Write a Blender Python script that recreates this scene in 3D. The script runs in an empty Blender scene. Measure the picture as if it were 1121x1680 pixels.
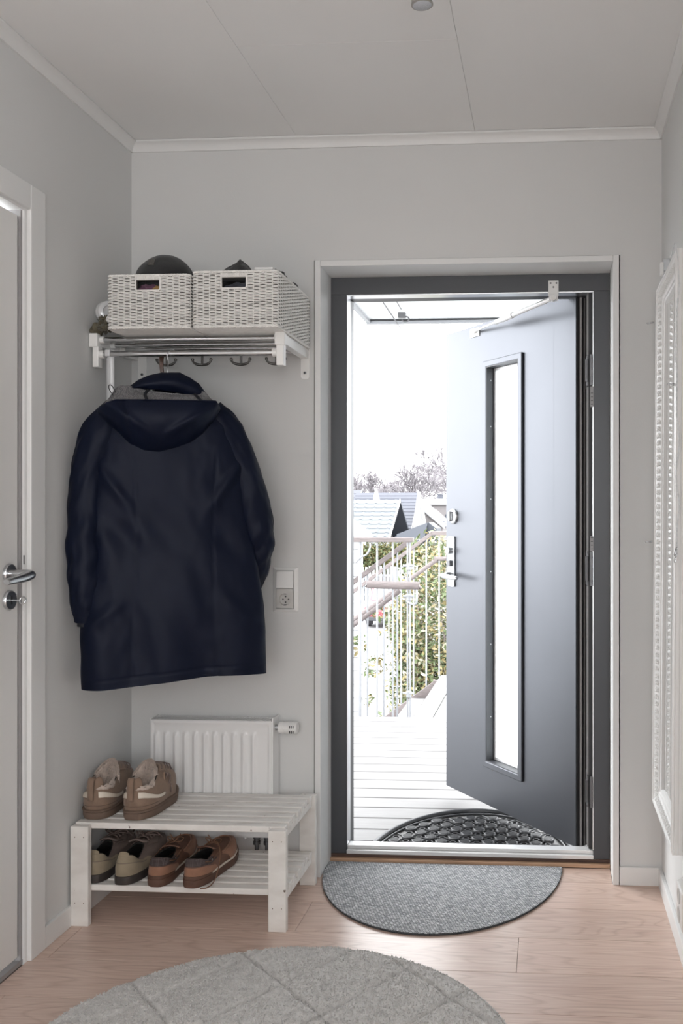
import bpy, bmesh, math, random
from mathutils import Vector, Matrix, noise
random.seed(7)
PI = math.pi
sc = bpy.context.scene
C = sc.collection

# ---------------------------------------------------------------- camera
W = 2.9785      # back wall plane (room side)
FR = 3.118      # entrance door frame plane
CZ = 2.524      # ceiling
XL, XR = -1.442, 0.378
cam = bpy.data.cameras.new('camera'); camo = bpy.data.objects.new('camera', cam); C.objects.link(camo)
camo.location = (0, 0, 1.239)
camo.rotation_euler = (PI/2, 0, math.radians(3.5458))
FPX, PCX, PCY = 1450.0, 810.15, 843.0
cam.sensor_fit = 'VERTICAL'; cam.sensor_height = 36.0; cam.sensor_width = 24.0
cam.lens = 36.0*FPX/1680.0
cam.shift_x = -(PCX-560.5)/1680.0
cam.shift_y = (PCY-840.0)/1680.0
cam.clip_start = 0.05; cam.clip_end = 400
sc.camera = camo

# ---------------------------------------------------------------- light
world = bpy.data.worlds.new('overcast_sky'); sc.world = world; world.use_nodes = True
wn = world.node_tree; wn.nodes.clear()
wo = wn.nodes.new('ShaderNodeOutputWorld'); wb = wn.nodes.new('ShaderNodeBackground')
wb.inputs[0].default_value = (0.96, 0.98, 1.0, 1); wb.inputs[1].default_value = 7.4
wn.links.new(wb.outputs[0], wo.inputs[0])
def area(name, loc, rot, sx, sy, power, col=(1, 1, 1), portal=False):
    l = bpy.data.lights.new(name, 'AREA'); l.shape = 'RECTANGLE'; l.size = sx; l.size_y = sy
    l.energy = power; l.color = col
    if portal: l.cycles.is_portal = True
    o = bpy.data.objects.new(name, l); C.objects.link(o); o.location = loc; o.rotation_euler = rot
    return o
area('door_portal', (-.28, 3.30, 1.05), (-PI/2, 0, 0), .9, 2.05, 1, portal=True)
area('rear_fill_light', (-.5, -2.62, 1.45), (PI/2, 0, 0), 1.5, 1.5, 24, (.99, .99, 1.0))  # added fill from behind the viewer, no known source there
area('side_fill_light', (XR-.03, -1.05, 1.45), (0, PI/2, 0), 1.5, 1.3, 50, (.99, .99, 1.0))  # added fill from the right, brightens the left wall and ceiling
sc.view_settings.view_transform = 'Standard'; sc.view_settings.look = 'None'
sc.view_settings.exposure = 0.18; sc.view_settings.gamma = 1.0; sc.view_settings.use_curve_mapping = False
sc.cycles.max_bounces = 12; sc.cycles.diffuse_bounces = 8; sc.cycles.glossy_bounces = 5
sc.cycles.transmission_bounces = 8; sc.cycles.transparent_max_bounces = 12
sc.cycles.sample_clamp_indirect = 6.0; sc.cycles.caustics_reflective = False; sc.cycles.caustics_refractive = False

# ---------------------------------------------------------------- materials
def L(c):   # sRGB 0-255 -> linear
    return tuple(((v/255)/12.92 if v/255 <= .04045 else ((v/255+.055)/1.055)**2.4) for v in c)
MATS = {}
def mat(name, col, rough=.5, metal=0.0, var=0.0, vscale=8.0, bump=0.0, bscale=60.0, stretch=(1, 1, 1), coat=0.0, sheen=0.0, detail=3.0, spec=None, trans=0.0, emit=None):
    m = bpy.data.materials.new(name); m.use_nodes = True; nt = m.node_tree; b = nt.nodes['Principled BSDF']
    c = tuple(col)+(1,)
    b.inputs['Base Color'].default_value = c; b.inputs['Roughness'].default_value = rough; b.inputs['Metallic'].default_value = metal
    if spec is not None: b.inputs['Specular IOR Level'].default_value = spec
    if coat: b.inputs['Coat Weight'].default_value = coat
    if sheen: b.inputs['Sheen Weight'].default_value = sheen
    if trans: b.inputs['Transmission Weight'].default_value = trans
    if var or bump:
        tc = nt.nodes.new('ShaderNodeTexCoord'); mp = nt.nodes.new('ShaderNodeMapping'); mp.inputs['Scale'].default_value = stretch
        nt.links.new(tc.outputs['Object'], mp.inputs[0])
    if var:
        n = nt.nodes.new('ShaderNodeTexNoise'); n.inputs['Scale'].default_value = vscale; n.inputs['Detail'].default_value = detail
        nt.links.new(mp.outputs[0], n.inputs['Vector'])
        r = nt.nodes.new('ShaderNodeValToRGB'); r.color_ramp.elements[0].position = .3; r.color_ramp.elements[1].position = .7
        r.color_ramp.elements[0].color = tuple(v*(1-var) for v in col)+(1,); r.color_ramp.elements[1].color = tuple(min(1, v*(1+var)) for v in col)+(1,)
        nt.links.new(n.outputs['Fac'], r.inputs[0]); nt.links.new(r.outputs[0], b.inputs['Base Color'])
    if bump:
        n2 = nt.nodes.new('ShaderNodeTexNoise'); n2.inputs['Scale'].default_value = bscale; n2.inputs['Detail'].default_value = 4
        nt.links.new(mp.outputs[0], n2.inputs['Vector'])
        bp = nt.nodes.new('ShaderNodeBump'); bp.inputs['Strength'].default_value = bump; bp.inputs['Distance'].default_value = .002
        nt.links.new(n2.outputs['Fac'], bp.inputs['Height']); nt.links.new(bp.outputs[0], b.inputs['Normal'])
    MATS[name] = m
    return m
WALLC = (.655, .66, .655)
m_wall = mat('painted_wall', WALLC, .75, var=.015, vscale=2, bump=.12, bscale=220)
m_ceil = mat('ceiling_white', (.80, .805, .80), .75, var=.01, vscale=2, bump=.06, bscale=150)
m_trim = mat('white_trim', (.75, .755, .75), .45, bump=.05, bscale=90)
m_door = mat('white_door', (.76, .755, .74), .4, bump=.04, bscale=200)
m_dark = mat('dark_grey_frame', (.050, .052, .058), .42, bump=.03, bscale=80)
m_leaf = mat('grey_lacquer', (.112, .117, .130), .36, .85, var=.03, vscale=3, bump=.03, bscale=160)
m_black = mat('black_rubber', (.018, .018, .02), .6)
m_gasket = mat('grey_gasket', (.28, .27, .27), .5)
m_alu = mat('aluminium', (.75, .76, .78), .3, 1.0)
m_aluw = mat('bright_sill', (.72, .72, .72), .35, .3)
m_chrome = mat('chrome', (.75, .75, .76), .16, 1.0, var=.05, vscale=20)
m_steel = mat('brushed_steel', (.55, .56, .57), .28, 1.0)
m_dsteel = mat('dark_steel', (.13, .13, .135), .45, .8)
m_white = mat('white_plastic', (.8, .8, .79), .3)
m_rad = mat('radiator_enamel', (.80, .80, .80), .32)
m_rack = mat('rack_white', (.84, .84, .825), .35)
m_hook = mat('hook_metal', (.13, .125, .12), .35, .9)
m_wick = mat('white_wicker', (.82, .81, .785), .6, var=.06, vscale=60, bump=.2, bscale=300)
m_wickin = mat('gap_shade_and_emblem', (.15, .14, .125), .9)  # dark liner colour puts shade into the weave gaps; also colours the hat emblem
m_oakstrip = mat('oak_strip', L((188, 154, 126)), .5, var=.2, vscale=6, stretch=(1, 12, 12), bump=.1)
m_brown = mat('dark_wood', L((74, 52, 42)), .5, var=.25, vscale=6, stretch=(1, 12, 12))
m_navy = mat('navy_fabric', (.0022, .0046, .0155), .52, bump=.2, bscale=900, spec=.15)
m_navy2 = mat('navy_inner', (.008, .009, .014), .8)
m_suede = mat('taupe_suede', L((132, 110, 94)), .85, var=.12, vscale=30, bump=.3, bscale=350, sheen=.15)
m_suedes = mat('taupe_sole', L((104, 86, 74)), .75, var=.06, vscale=20, bump=.15, bscale=200)
m_cream = mat('cream_leather', L((214, 204, 190)), .55, var=.05, vscale=30)
m_fleece = mat('fleece', L((190, 174, 163)), .95, var=.12, vscale=70, bump=.9, bscale=260, sheen=.4)
m_inside = mat('dark_insole', (.012, .011, .010), .9)
m_olive = mat('olive_suede', L((142, 130, 110)), .85, var=.08, vscale=40, bump=.25, bscale=400, sheen=.1)
m_mauve = mat('mauve_leather', L((112, 98, 92)), .7, var=.08, vscale=30, bump=.15, bscale=300)
m_sole2 = mat('black_brown_sole', (.035, .028, .025), .6, bump=.1, bscale=200)
m_tan = mat('tan_suede', L((146, 106, 84)), .8, var=.12, vscale=30, bump=.25, bscale=350, sheen=.1)
m_brown2 = mat('brown_leather', L((102, 72, 58)), .6, var=.12, vscale=20, bump=.15, bscale=200)
m_brsole = mat('brown_rubber', L((88, 62, 50)), .6, bump=.1, bscale=150)
m_lace = mat('lace_leather', L((120, 88, 68)), .7)
m_lace2 = mat('lace_mauve', L((122, 106, 100)), .8)
m_clear = mat('clear_plastic', (.85, .86, .87), .15, trans=.75)
m_cap = mat('black_cap', (.02, .02, .021), .9, bump=.7, bscale=500, sheen=.2)
m_capb = mat('cap_patch', (.09, .085, .078), .8)
m_knit1 = mat('knit_purple', L((110, 76, 96)), .95, var=.3, vscale=20, bump=.8, bscale=200)
m_knit2 = mat('knit_gold', L((160, 128, 84)), .95, var=.2, vscale=30, bump=.8, bscale=200)
m_scarf = mat('charcoal_knit', L((64, 66, 74)), .95, var=.2, vscale=40, bump=.9, bscale=260)
m_scrunch = mat('olive_scrunchie', L((86, 80, 62)), .7, var=.3, vscale=25, sheen=.3)
m_mirror = mat('mirror_glass', (.82, .83, .83), .02, 1.0)
m_horn = mat('pale_plastic', (.62, .63, .64), .25, spec=.7)
m_deck = mat('whitewashed_deck', (.172, .168, .166), .7, var=.08, vscale=5, stretch=(1, 14, 1), bump=.2, bscale=40)
m_rub = mat('scraper_rubber', (.03, .031, .034), .45, bump=.1, bscale=200)
m_railw = mat('rail_white', (.25, .257, .27), .4)
m_railwood = mat('weathered_wood', L((104, 96, 95)), .75, var=.18, vscale=6, stretch=(3, 20, 20), bump=.3)
m_roofpale = mat('pale_tile', L((84, 88, 92)), .6, var=.06, vscale=4)
m_roofgrey = mat('grey_tile', L((64, 66, 75)), .6, var=.06, vscale=3)
m_slate = mat('slate', L((46, 50, 58)), .6)
m_render = mat('pale_render', L((106, 102, 102)), .85)
m_houseW = mat('white_cladding', (.26, .26, .265), .6)
m_groundo = mat('pale_paving', (.26, .26, .262), .85, var=.05, vscale=.5)
m_hedge = mat('hedge_leaf', L((98, 92, 56)), .6, var=.3, vscale=2)
m_leafg = mat('leaf_green', L((76, 88, 54)), .5, var=.35, vscale=9)
m_leafy = mat('leaf_yellow', L((132, 120, 82)), .5, var=.3, vscale=9)
m_leafw = mat('leaf_variegated', L((150, 145, 126)), .5, var=.1, vscale=9)
m_twig = mat('twig', L((140, 130, 126)), .9)
m_twigfar = mat('bare_twig', L((110, 106, 109)), .9)
m_red = mat('red_paint', L((118, 44, 52)), .3, coat=.5)
m_car = mat('car_trim', (.04, .04, .045), .5)
m_carglass = mat('car_glass', (.35, .36, .38), .1, .3)
m_canopy = mat('canopy_sheet', (.8, .82, .83), .3, trans=.4)
m_lamp = mat('lamp_grey', (.30, .29, .275), .5)
m_lens = mat('lamp_lens', (.55, .58, .62), .25, bump=1, bscale=400)
m_cable = mat('clear_cable', (.70, .72, .73), .25, var=.15, vscale=80)
m_backing = mat('brown_backing', L((110, 92, 74)), .8)
m_socket = mat('socket_inner', (.55, .54, .52), .5)

def node_mat(name): 
    m = bpy.data.materials.new(name); m.use_nodes = True
    return m, m.node_tree, m.node_tree.nodes['Principled BSDF']
def N(nt, t, **kw):
    n = nt.nodes.new(t)
    for k, v in kw.items():
        if k in n.inputs: n.inputs[k].default_value = v
        else: setattr(n, k, v)
    return n
# floor planks: pale oak laminate with cathedral grain
m_plank, nt, b = node_mat('pale_oak_plank')
tc = N(nt, 'ShaderNodeTexCoord'); oi = N(nt, 'ShaderNodeObjectInfo')
mul = N(nt, 'ShaderNodeVectorMath', operation='SCALE'); mul.inputs['Scale'].default_value = 37.0
cmb = N(nt, 'ShaderNodeCombineXYZ'); nt.links.new(oi.outputs['Random'], cmb.inputs[0]); nt.links.new(oi.outputs['Random'], cmb.inputs[1]); nt.links.new(oi.outputs['Random'], cmb.inputs[2])
nt.links.new(cmb.outputs[0], mul.inputs[0])
add = N(nt, 'ShaderNodeVectorMath', operation='ADD'); nt.links.new(tc.outputs['Object'], add.inputs[0]); nt.links.new(mul.outputs[0], add.inputs[1])
mp = N(nt, 'ShaderNodeMapping'); mp.inputs['Scale'].default_value = (.9, 6.5, 1); nt.links.new(add.outputs[0], mp.inputs[0])
n1 = N(nt, 'ShaderNodeTexNoise', Scale=1.6, Detail=1.0, Distortion=.35); nt.links.new(mp.outputs[0], n1.inputs['Vector'])
mm = N(nt, 'ShaderNodeMath', operation='MULTIPLY'); mm.inputs[1].default_value = 15.0; nt.links.new(n1.outputs['Fac'], mm.inputs[0])
fr = N(nt, 'ShaderNodeMath', operation='FRACT'); nt.links.new(mm.outputs[0], fr.inputs[0])
rp = N(nt, 'ShaderNodeValToRGB'); e = rp.color_ramp.elements
e[0].position = 0; e[0].color = (.44, .335, .285, 1); e[1].position = 1; e[1].color = (.44, .335, .285, 1)
e2 = e.new(.22); e2.color = (.60, .485, .43, 1); e3 = e.new(.8); e3.color = (.58, .465, .41, 1)
nt.links.new(fr.outputs[0], rp.inputs[0])
mp2 = N(nt, 'ShaderNodeMapping'); mp2.inputs['Scale'].default_value = (3, 90, 1); nt.links.new(add.outputs[0], mp2.inputs[0])
n2 = N(nt, 'ShaderNodeTexNoise', Scale=2.0, Detail=3.0); nt.links.new(mp2.outputs[0], n2.inputs['Vector'])
mx = N(nt, 'ShaderNodeMix', data_type='RGBA', blend_type='MIX')
mx.inputs[0].default_value = .55; mx.inputs[6].default_value = (.58, .465, .41, 1); nt.links.new(rp.outputs[0], mx.inputs[7])
mx2 = N(nt, 'ShaderNodeMix', data_type='RGBA', blend_type='OVERLAY'); mx2.inputs[0].default_value = .3
nt.links.new(mx.outputs[2], mx2.inputs[6]); nt.links.new(n2.outputs['Fac'], mx2.inputs[7])
sat = N(nt, 'ShaderNodeHueSaturation'); sat.inputs['Saturation'].default_value = 1.25
mr = N(nt, 'ShaderNodeMapRange'); mr.inputs['To Min'].default_value = 1.0; mr.inputs['To Max'].default_value = 1.12
nt.links.new(oi.outputs['Random'], mr.inputs['Value']); nt.links.new(mr.outputs[0], sat.inputs['Value'])
nt.links.new(mx2.outputs[2], sat.inputs['Color']); nt.links.new(sat.outputs[0], b.inputs['Base Color'])
b.inputs['Roughness'].default_value = .30
bp = N(nt, 'ShaderNodeBump'); bp.inputs['Strength'].default_value = .12; bp.inputs['Distance'].default_value = .001
nt.links.new(n2.outputs['Fac'], bp.inputs['Height']); nt.links.new(bp.outputs[0], b.inputs['Normal'])
# chipped white paint on the bench
m_bench, nt, b = node_mat('chipped_white_paint')
tc = N(nt, 'ShaderNodeTexCoord'); mp = N(nt, 'ShaderNodeMapping'); mp.inputs['Scale'].default_value = (2, 9, 4); nt.links.new(tc.outputs['Object'], mp.inputs[0])
n1 = N(nt, 'ShaderNodeTexNoise', Scale=5.0, Detail=4.0); nt.links.new(mp.outputs[0], n1.inputs['Vector'])
rp = N(nt, 'ShaderNodeValToRGB'); e = rp.color_ramp.elements; e[0].position = .3; e[0].color = (.68, .65, .615, 1); e[1].position = .62; e[1].color = (.80, .78, .75, 1)
nt.links.new(n1.outputs['Fac'], rp.inputs[0])
n3 = N(nt, 'ShaderNodeTexNoise', Scale=42.0, Detail=2.0); nt.links.new(tc.outputs['Object'], n3.inputs['Vector'])
rp3 = N(nt, 'ShaderNodeValToRGB'); e = rp3.color_ramp.elements; e[0].position = .26; e[0].color = (1, 1, 1, 1); e[1].position = .28; e[1].color = (0, 0, 0, 1)
nt.links.new(n3.outputs['Fac'], rp3.inputs[0])
mx = N(nt, 'ShaderNodeMix', data_type='RGBA'); nt.links.new(rp3.outputs[0], mx.inputs[0]); nt.links.new(rp.outputs[0], mx.inputs[6]); mx.inputs[7].default_value = (.13, .09, .07, 1)
nt.links.new(mx.outputs[2], b.inputs['Base Color']); b.inputs['Roughness'].default_value = .55
bp = N(nt, 'ShaderNodeBump'); bp.inputs['Strength'].default_value = .4; bp.inputs['Distance'].default_value = .0015
nt.links.new(n1.outputs['Fac'], bp.inputs['Height']); nt.links.new(bp.outputs[0], b.inputs['Normal'])
# woven charcoal door mat
m_mat, nt, b = node_mat('charcoal_weave')
tc = N(nt, 'ShaderNodeTexCoord')
mp = N(nt, 'ShaderNodeMapping'); mp.inputs['Rotation'].default_value = (0, 0, .35); nt.links.new(tc.outputs['Object'], mp.inputs[0])
br = N(nt, 'ShaderNodeTexBrick', Scale=1.0); br.offset = .5
br.inputs['Brick Width'].default_value = .011; br.inputs['Row Height'].default_value = .0062; br.inputs['Mortar Size'].default_value = .0011; br.inputs['Mortar Smooth'].default_value = .6
br.inputs['Color1'].default_value = (.33, .355, .385, 1); br.inputs['Color2'].default_value = (.72, .74, .77, 1); br.inputs['Mortar'].default_value = (.04, .05, .065, 1)
nt.links.new(mp.outputs[0], br.inputs['Vector'])
n1 = N(nt, 'ShaderNodeTexNoise', Scale=160.0, Detail=2.0); nt.links.new(tc.outputs['Object'], n1.inputs['Vector'])
mx = N(nt, 'ShaderNodeMix', data_type='RGBA', blend_type='OVERLAY'); mx.inputs[0].default_value = .5; nt.links.new(br.outputs['Color'], mx.inputs[6]); nt.links.new(n1.outputs['Fac'], mx.inputs[7])
hs = N(nt, 'ShaderNodeHueSaturation'); hs.inputs['Saturation'].default_value = .5; nt.links.new(mx.outputs[2], hs.inputs['Color'])
nt.links.new(hs.outputs[0], b.inputs['Base Color']); b.inputs['Roughness'].default_value = .95
bp = N(nt, 'ShaderNodeBump'); bp.inputs['Strength'].default_value = .9; bp.inputs['Distance'].default_value = .002; bp.invert = True
nt.links.new(br.outputs['Fac'], bp.inputs['Height']); nt.links.new(bp.outputs[0], b.inputs['Normal'])
# plush rug
m_rug = mat('plush_rug', (.60, .585, .57), .95, var=.10, vscale=45, bump=1.0, bscale=420, sheen=.3, detail=5)
# plaid collar
m_plaid, nt, b = node_mat('plaid_fabric')
tc = N(nt, 'ShaderNodeTexCoord'); sx = N(nt, 'ShaderNodeSeparateXYZ'); nt.links.new(tc.outputs['Object'], sx.inputs[0])
def stripes(axis, freq, lo, hi):
    a = N(nt, 'ShaderNodeMath', operation='MULTIPLY'); a.inputs[1].default_value = freq; nt.links.new(sx.outputs[axis], a.inputs[0])
    f = N(nt, 'ShaderNodeMath', operation='FRACT'); nt.links.new(a.outputs[0], f.inputs[0])
    r = N(nt, 'ShaderNodeValToRGB'); r.color_ramp.interpolation = 'CONSTANT'; e = r.color_ramp.elements
    e[0].color = lo; e[1].position = .55; e[1].color = hi; q = e.new(.7); q.color = lo; q = e.new(.85); q.color = tuple(v*.7 for v in hi[:3])+(1,)
    nt.links.new(f.outputs[0], r.inputs[0]); return r
ra = stripes(0, 55, (.05, .035, .032, 1), (.13, .10, .105, 1)); rb = stripes(1, 55, (.05, .035, .032, 1), (.15, .12, .12, 1)); rc = stripes(2, 70, (.04, .03, .03, 1), (.10, .085, .09, 1))
mxa = N(nt, 'ShaderNodeMix', data_type='RGBA', blend_type='MIX'); mxa.inputs[0].default_value = .5; nt.links.new(ra.outputs[0], mxa.inputs[6]); nt.links.new(rb.outputs[0], mxa.inputs[7])
mxb = N(nt, 'ShaderNodeMix', data_type='RGBA', blend_type='MIX'); mxb.inputs[0].default_value = .4; nt.links.new(mxa.outputs[2], mxb.inputs[6]); nt.links.new(rc.outputs[0], mxb.inputs[7])
nt.links.new(mxb.outputs[2], b.inputs['Base Color']); b.inputs['Roughness'].default_value = .9
# mesh lining of the hood
m_meshl, nt, b = node_mat('grey_mesh_lining')
tc = N(nt, 'ShaderNodeTexCoord'); vo = N(nt, 'ShaderNodeTexVoronoi', Scale=420.0); nt.links.new(tc.outputs['Object'], vo.inputs['Vector'])
rp = N(nt, 'ShaderNodeValToRGB'); e = rp.color_ramp.elements; e[0].position = .25; e[0].color = (.035, .035, .04, 1); e[1].position = .6; e[1].color = (.22, .215, .22, 1)
nt.links.new(vo.outputs['Distance'], rp.inputs[0]); nt.links.new(rp.outputs[0], b.inputs['Base Color']); b.inputs['Roughness'].default_value = .7
# frosted pane
m_frost, nt, b = node_mat('frosted_pane')
out = nt.nodes['Material Output']; tr = N(nt, 'ShaderNodeBsdfTranslucent'); tr.inputs[0].default_value = (.93, .95, .96, 1)
gl = N(nt, 'ShaderNodeBsdfGlossy'); gl.inputs['Roughness'].default_value = .08; mxs = N(nt, 'ShaderNodeMixShader'); mxs.inputs[0].default_value = .06
nt.links.new(tr.outputs[0], mxs.inputs[1]); nt.links.new(gl.outputs[0], mxs.inputs[2]); nt.links.new(mxs.outputs[0], out.inputs[0])
m_glass = mat('clear_glass', (.96, .97, .97), .02, trans=1.0); m_glass.node_tree.nodes['Principled BSDF'].inputs['IOR'].default_value = 1.1

# ---------------------------------------------------------------- geometry helpers
ORG = [Vector((0, 0, 0))]
class MB:
    def __init__(s): s.v = []; s.f = []; s.m = []
    def add(s, vs, fs, mi=0):
        o = len(s.v); s.v += [tuple(v) for v in vs]; s.f += [tuple(i+o for i in f) for f in fs]; s.m += [mi]*len(fs); return s
    def box(s, x0, x1, y0, y1, z0, z1, mi=0, T=None):
        vs = [(x0, y0, z0), (x1, y0, z0), (x1, y1, z0), (x0, y1, z0), (x0, y0, z1), (x1, y0, z1), (x1, y1, z1), (x0, y1, z1)]
        if T: vs = [T(*v) for v in vs]
        return s.add(vs, [(0, 3, 2, 1), (4, 5, 6, 7), (0, 1, 5, 4), (1, 2, 6, 5), (2, 3, 7, 6), (3, 0, 4, 7)], mi)
    def tube(s, pts, r, n=10, mi=0, caps=True, flat=1.0, up=None):
        pts = [Vector(p) for p in pts]; k = len(pts)
        rs = r if isinstance(r, (list, tuple)) else [r]*k
        prev = None; vs = []
        for i, p in enumerate(pts):
            t = (pts[min(i+1, k-1)]-pts[max(i-1, 0)]).normalized()
            if prev is None:
                a = Vector(up) if up else (Vector((0, 0, 1)) if abs(t.z) < .9 else Vector((1, 0, 0)))
                prev = (a-t*a.dot(t)).normalized()
            else:
                q = prev-t*prev.dot(t)
                prev = q.normalized() if q.length > 1e-6 else prev
            bvec = t.cross(prev)
            for j in range(n):
                an = 2*PI*j/n; vs.append(p+(prev*math.cos(an)*flat+bvec*math.sin(an))*rs[i])
        fs = [(i*n+j, i*n+(j+1) % n, (i+1)*n+(j+1) % n, (i+1)*n+j) for i in range(k-1) for j in range(n)]
        if caps: fs += [tuple(range(n-1, -1, -1)), tuple((k-1)*n+j for j in range(n))]
        return s.add(vs, fs, mi)
    def lathe(s, prof, origin, axis=(0, 0, 1), n=24, mi=0, ref=None, caps=True, sx=1.0):
        ax = Vector(axis).normalized(); a = Vector(ref) if ref else (Vector((1, 0, 0)) if abs(ax.x) < .9 else Vector((0, 0, 1)))
        u = (a-ax*a.dot(ax)).normalized(); w = ax.cross(u); o = Vector(origin); vs = []
        for (r, h) in prof:
            for j in range(n):
                an = 2*PI*j/n; vs.append(o+ax*h+(u*math.cos(an)*sx+w*math.sin(an))*r)
        k = len(prof)
        fs = [(i*n+j, i*n+(j+1) % n, (i+1)*n+(j+1) % n, (i+1)*n+j) for i in range(k-1) for j in range(n)]
        if caps: fs += [tuple(range(n-1, -1, -1)), tuple((k-1)*n+j for j in range(n))]
        return s.add(vs, fs, mi)
    def grid(s, fn, nu, nv, mi=0, cu=False):
        vs = [fn(i/(nu if cu else nu), j/nv) for j in range(nv+1) for i in range(nu if cu else nu+1)]
        w = nu if cu else nu+1
        fs = [(j*w+i, j*w+(i+1) % w, (j+1)*w+(i+1) % w, (j+1)*w+i) for j in range(nv) for i in range(nu)]
        return s.add(vs, fs, mi)
    def extrude(s, poly, h0, h1, T, mi=0):   # poly list of (a,b); T(a,b,h)
        n = len(poly); vs = [T(a, b, h0) for a, b in poly]+[T(a, b, h1) for a, b in poly]
        fs = [tuple(range(n-1, -1, -1)), tuple(range(n, 2*n))]+[(i, (i+1) % n, n+(i+1) % n, n+i) for i in range(n)]
        return s.add(vs, fs, mi)
    def build(s, name, mats, parent=None, smooth=None, bevel=0, seg=2, kind=None, label=None, solid=0, sub=0, xf=None):
        me = bpy.data.meshes.new(name); o = ORG[0]
        me.from_pydata([(v[0]-o.x, v[1]-o.y, v[2]-o.z) for v in s.v], [], s.f)
        if not isinstance(mats, (list, tuple)): mats = [mats]
        for m in mats: me.materials.append(m)
        me.polygons.foreach_set('material_index', s.m)
        bm = bmesh.new(); bm.from_mesh(me); bmesh.ops.recalc_face_normals(bm, faces=bm.faces); bm.to_mesh(me); bm.free()
        if smooth:
            me.polygons.foreach_set('use_smooth', [True]*len(me.polygons)); me.set_sharp_from_angle(angle=math.radians(smooth))
        me.update()
        ob = bpy.data.objects.new(name, me); C.objects.link(ob)
        if parent: ob.parent = parent
        else: ob.location = o
        if kind: ob['kind'] = kind
        if label: ob['label'] = label
        if solid:
            md = ob.modifiers.new('thickness', 'SOLIDIFY'); md.thickness = solid; md.offset = 0
        if sub:
            md = ob.modifiers.new('subdivision', 'SUBSURF'); md.levels = sub; md.render_levels = sub
        if bevel:
            md = ob.modifiers.new('bevel', 'BEVEL'); md.width = bevel; md.segments = seg; md.limit_method = 'ANGLE'; md.angle_limit = math.radians(40)
        return ob
def thing(name, label, cat, loc=(0, 0, 0), group=None):
    o = bpy.data.objects.new(name, None); C.objects.link(o); o.location = loc; o.empty_display_size = .05
    o['label'] = label; o['category'] = cat
    if group: o['group'] = group
    ORG[0] = Vector(loc); return o
def tag(o, label, cat, group=None):
    o['label'] = label; o['category'] = cat
    if group: o['group'] = group
    return o
def struct(name, loc=(0, 0, 0), label=None, cat=None):
    o = bpy.data.objects.new(name, None); C.objects.link(o); o.location = loc; o.empty_display_size = .05; o['kind'] = 'structure'
    if label: o['label'] = label
    if cat: o['category'] = cat
    ORG[0] = Vector(loc); return o
def sobj(o, label, cat):
    o['kind'] = 'structure'; o['label'] = label; o['category'] = cat; return o
def org0(p=(0, 0, 0)): ORG[0] = Vector(p)
def interp(tab, x):
    if x <= tab[0][0]: return tab[0][1:]
    for a, b in zip(tab, tab[1:]):
        if x <= b[0]:
            t = (x-a[0])/(b[0]-a[0]); t = t*t*(3-2*t)*.5+t*.5
            return tuple(p+(q-p)*t for p, q in zip(a[1:], b[1:]))
    return tab[-1][1:]
def bez(p, n=16):   # Catmull-Rom through points
    P = [Vector(q) for q in p]; P = [P[0]*2-P[1]]+P+[P[-1]*2-P[-2]]; out = []
    for i in range(1, len(P)-2):
        for k in range(n):
            t = k/n; a, b_, c, d = P[i-1:i+3]
            out.append(.5*((2*b_)+(c-a)*t+(2*a-5*b_+4*c-d)*t*t+(3*b_-a-3*c+d)*t**3))
    out.append(P[-2]); return out

# ================================================================ ROOM SHELL
YR = -2.6     # rear wall
OUT = 3.27    # outer face of the entrance wall
# floor of laminate planks: rows run along x
fl = struct('floor', label='pale pinkish oak laminate floor of the hallway', cat='floor')
MB().box(XL-.05, XR+.03, YR, FR+.02, -.05, -.011).build('subfloor', m_brown, fl)
def plank(x0, x1, y0, y1):
    c = .0004; z0, z1 = -.010, 0.0; mb = MB(); g = .0006
    x0 += g; x1 -= g; y0 += g; y1 -= g
    vs = [(x0, y0, z0), (x1, y0, z0), (x1, y1, z0), (x0, y1, z0), (x0, y0, z1-c), (x1, y0, z1-c), (x1, y1, z1-c), (x0, y1, z1-c),
          (x0+c, y0+c, z1), (x1-c, y0+c, z1), (x1-c, y1-c, z1), (x0+c, y1-c, z1)]
    fs = [(0, 3, 2, 1), (8, 9, 10, 11)]+[(i, (i+1) % 4, 4+(i+1) % 4, 4+i) for i in range(4)]+[(4+i, 4+(i+1) % 4, 8+(i+1) % 4, 8+i) for i in range(4)]
    mb.add(vs, fs).build('floor_plank', m_plank, fl)
PY = [3.1035, 2.982, 2.7825, 2.583, 2.3855, 2.1915]
while PY[-1] > YR: PY.append(PY[-1]-.197)
JN = {0: [], 1: [-.36], 2: [-.752], 3: [-1.395, -.086], 4: [-.62], 5: [-1.396, -.123]}
for i in range(len(PY)-1):
    y1, y0 = PY[i], max(PY[i+1], YR)
    js = JN.get(i, [XL+.3+((i*.47) % 1.3)])
    a, bx = (XL, XR) if i else (-.777, .215)
    ed = [a]+sorted(js)+[bx]
    for p, q in zip(ed, ed[1:]):
        if q-p > .01: plank(p, q, y0, y1)
org0()
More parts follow.
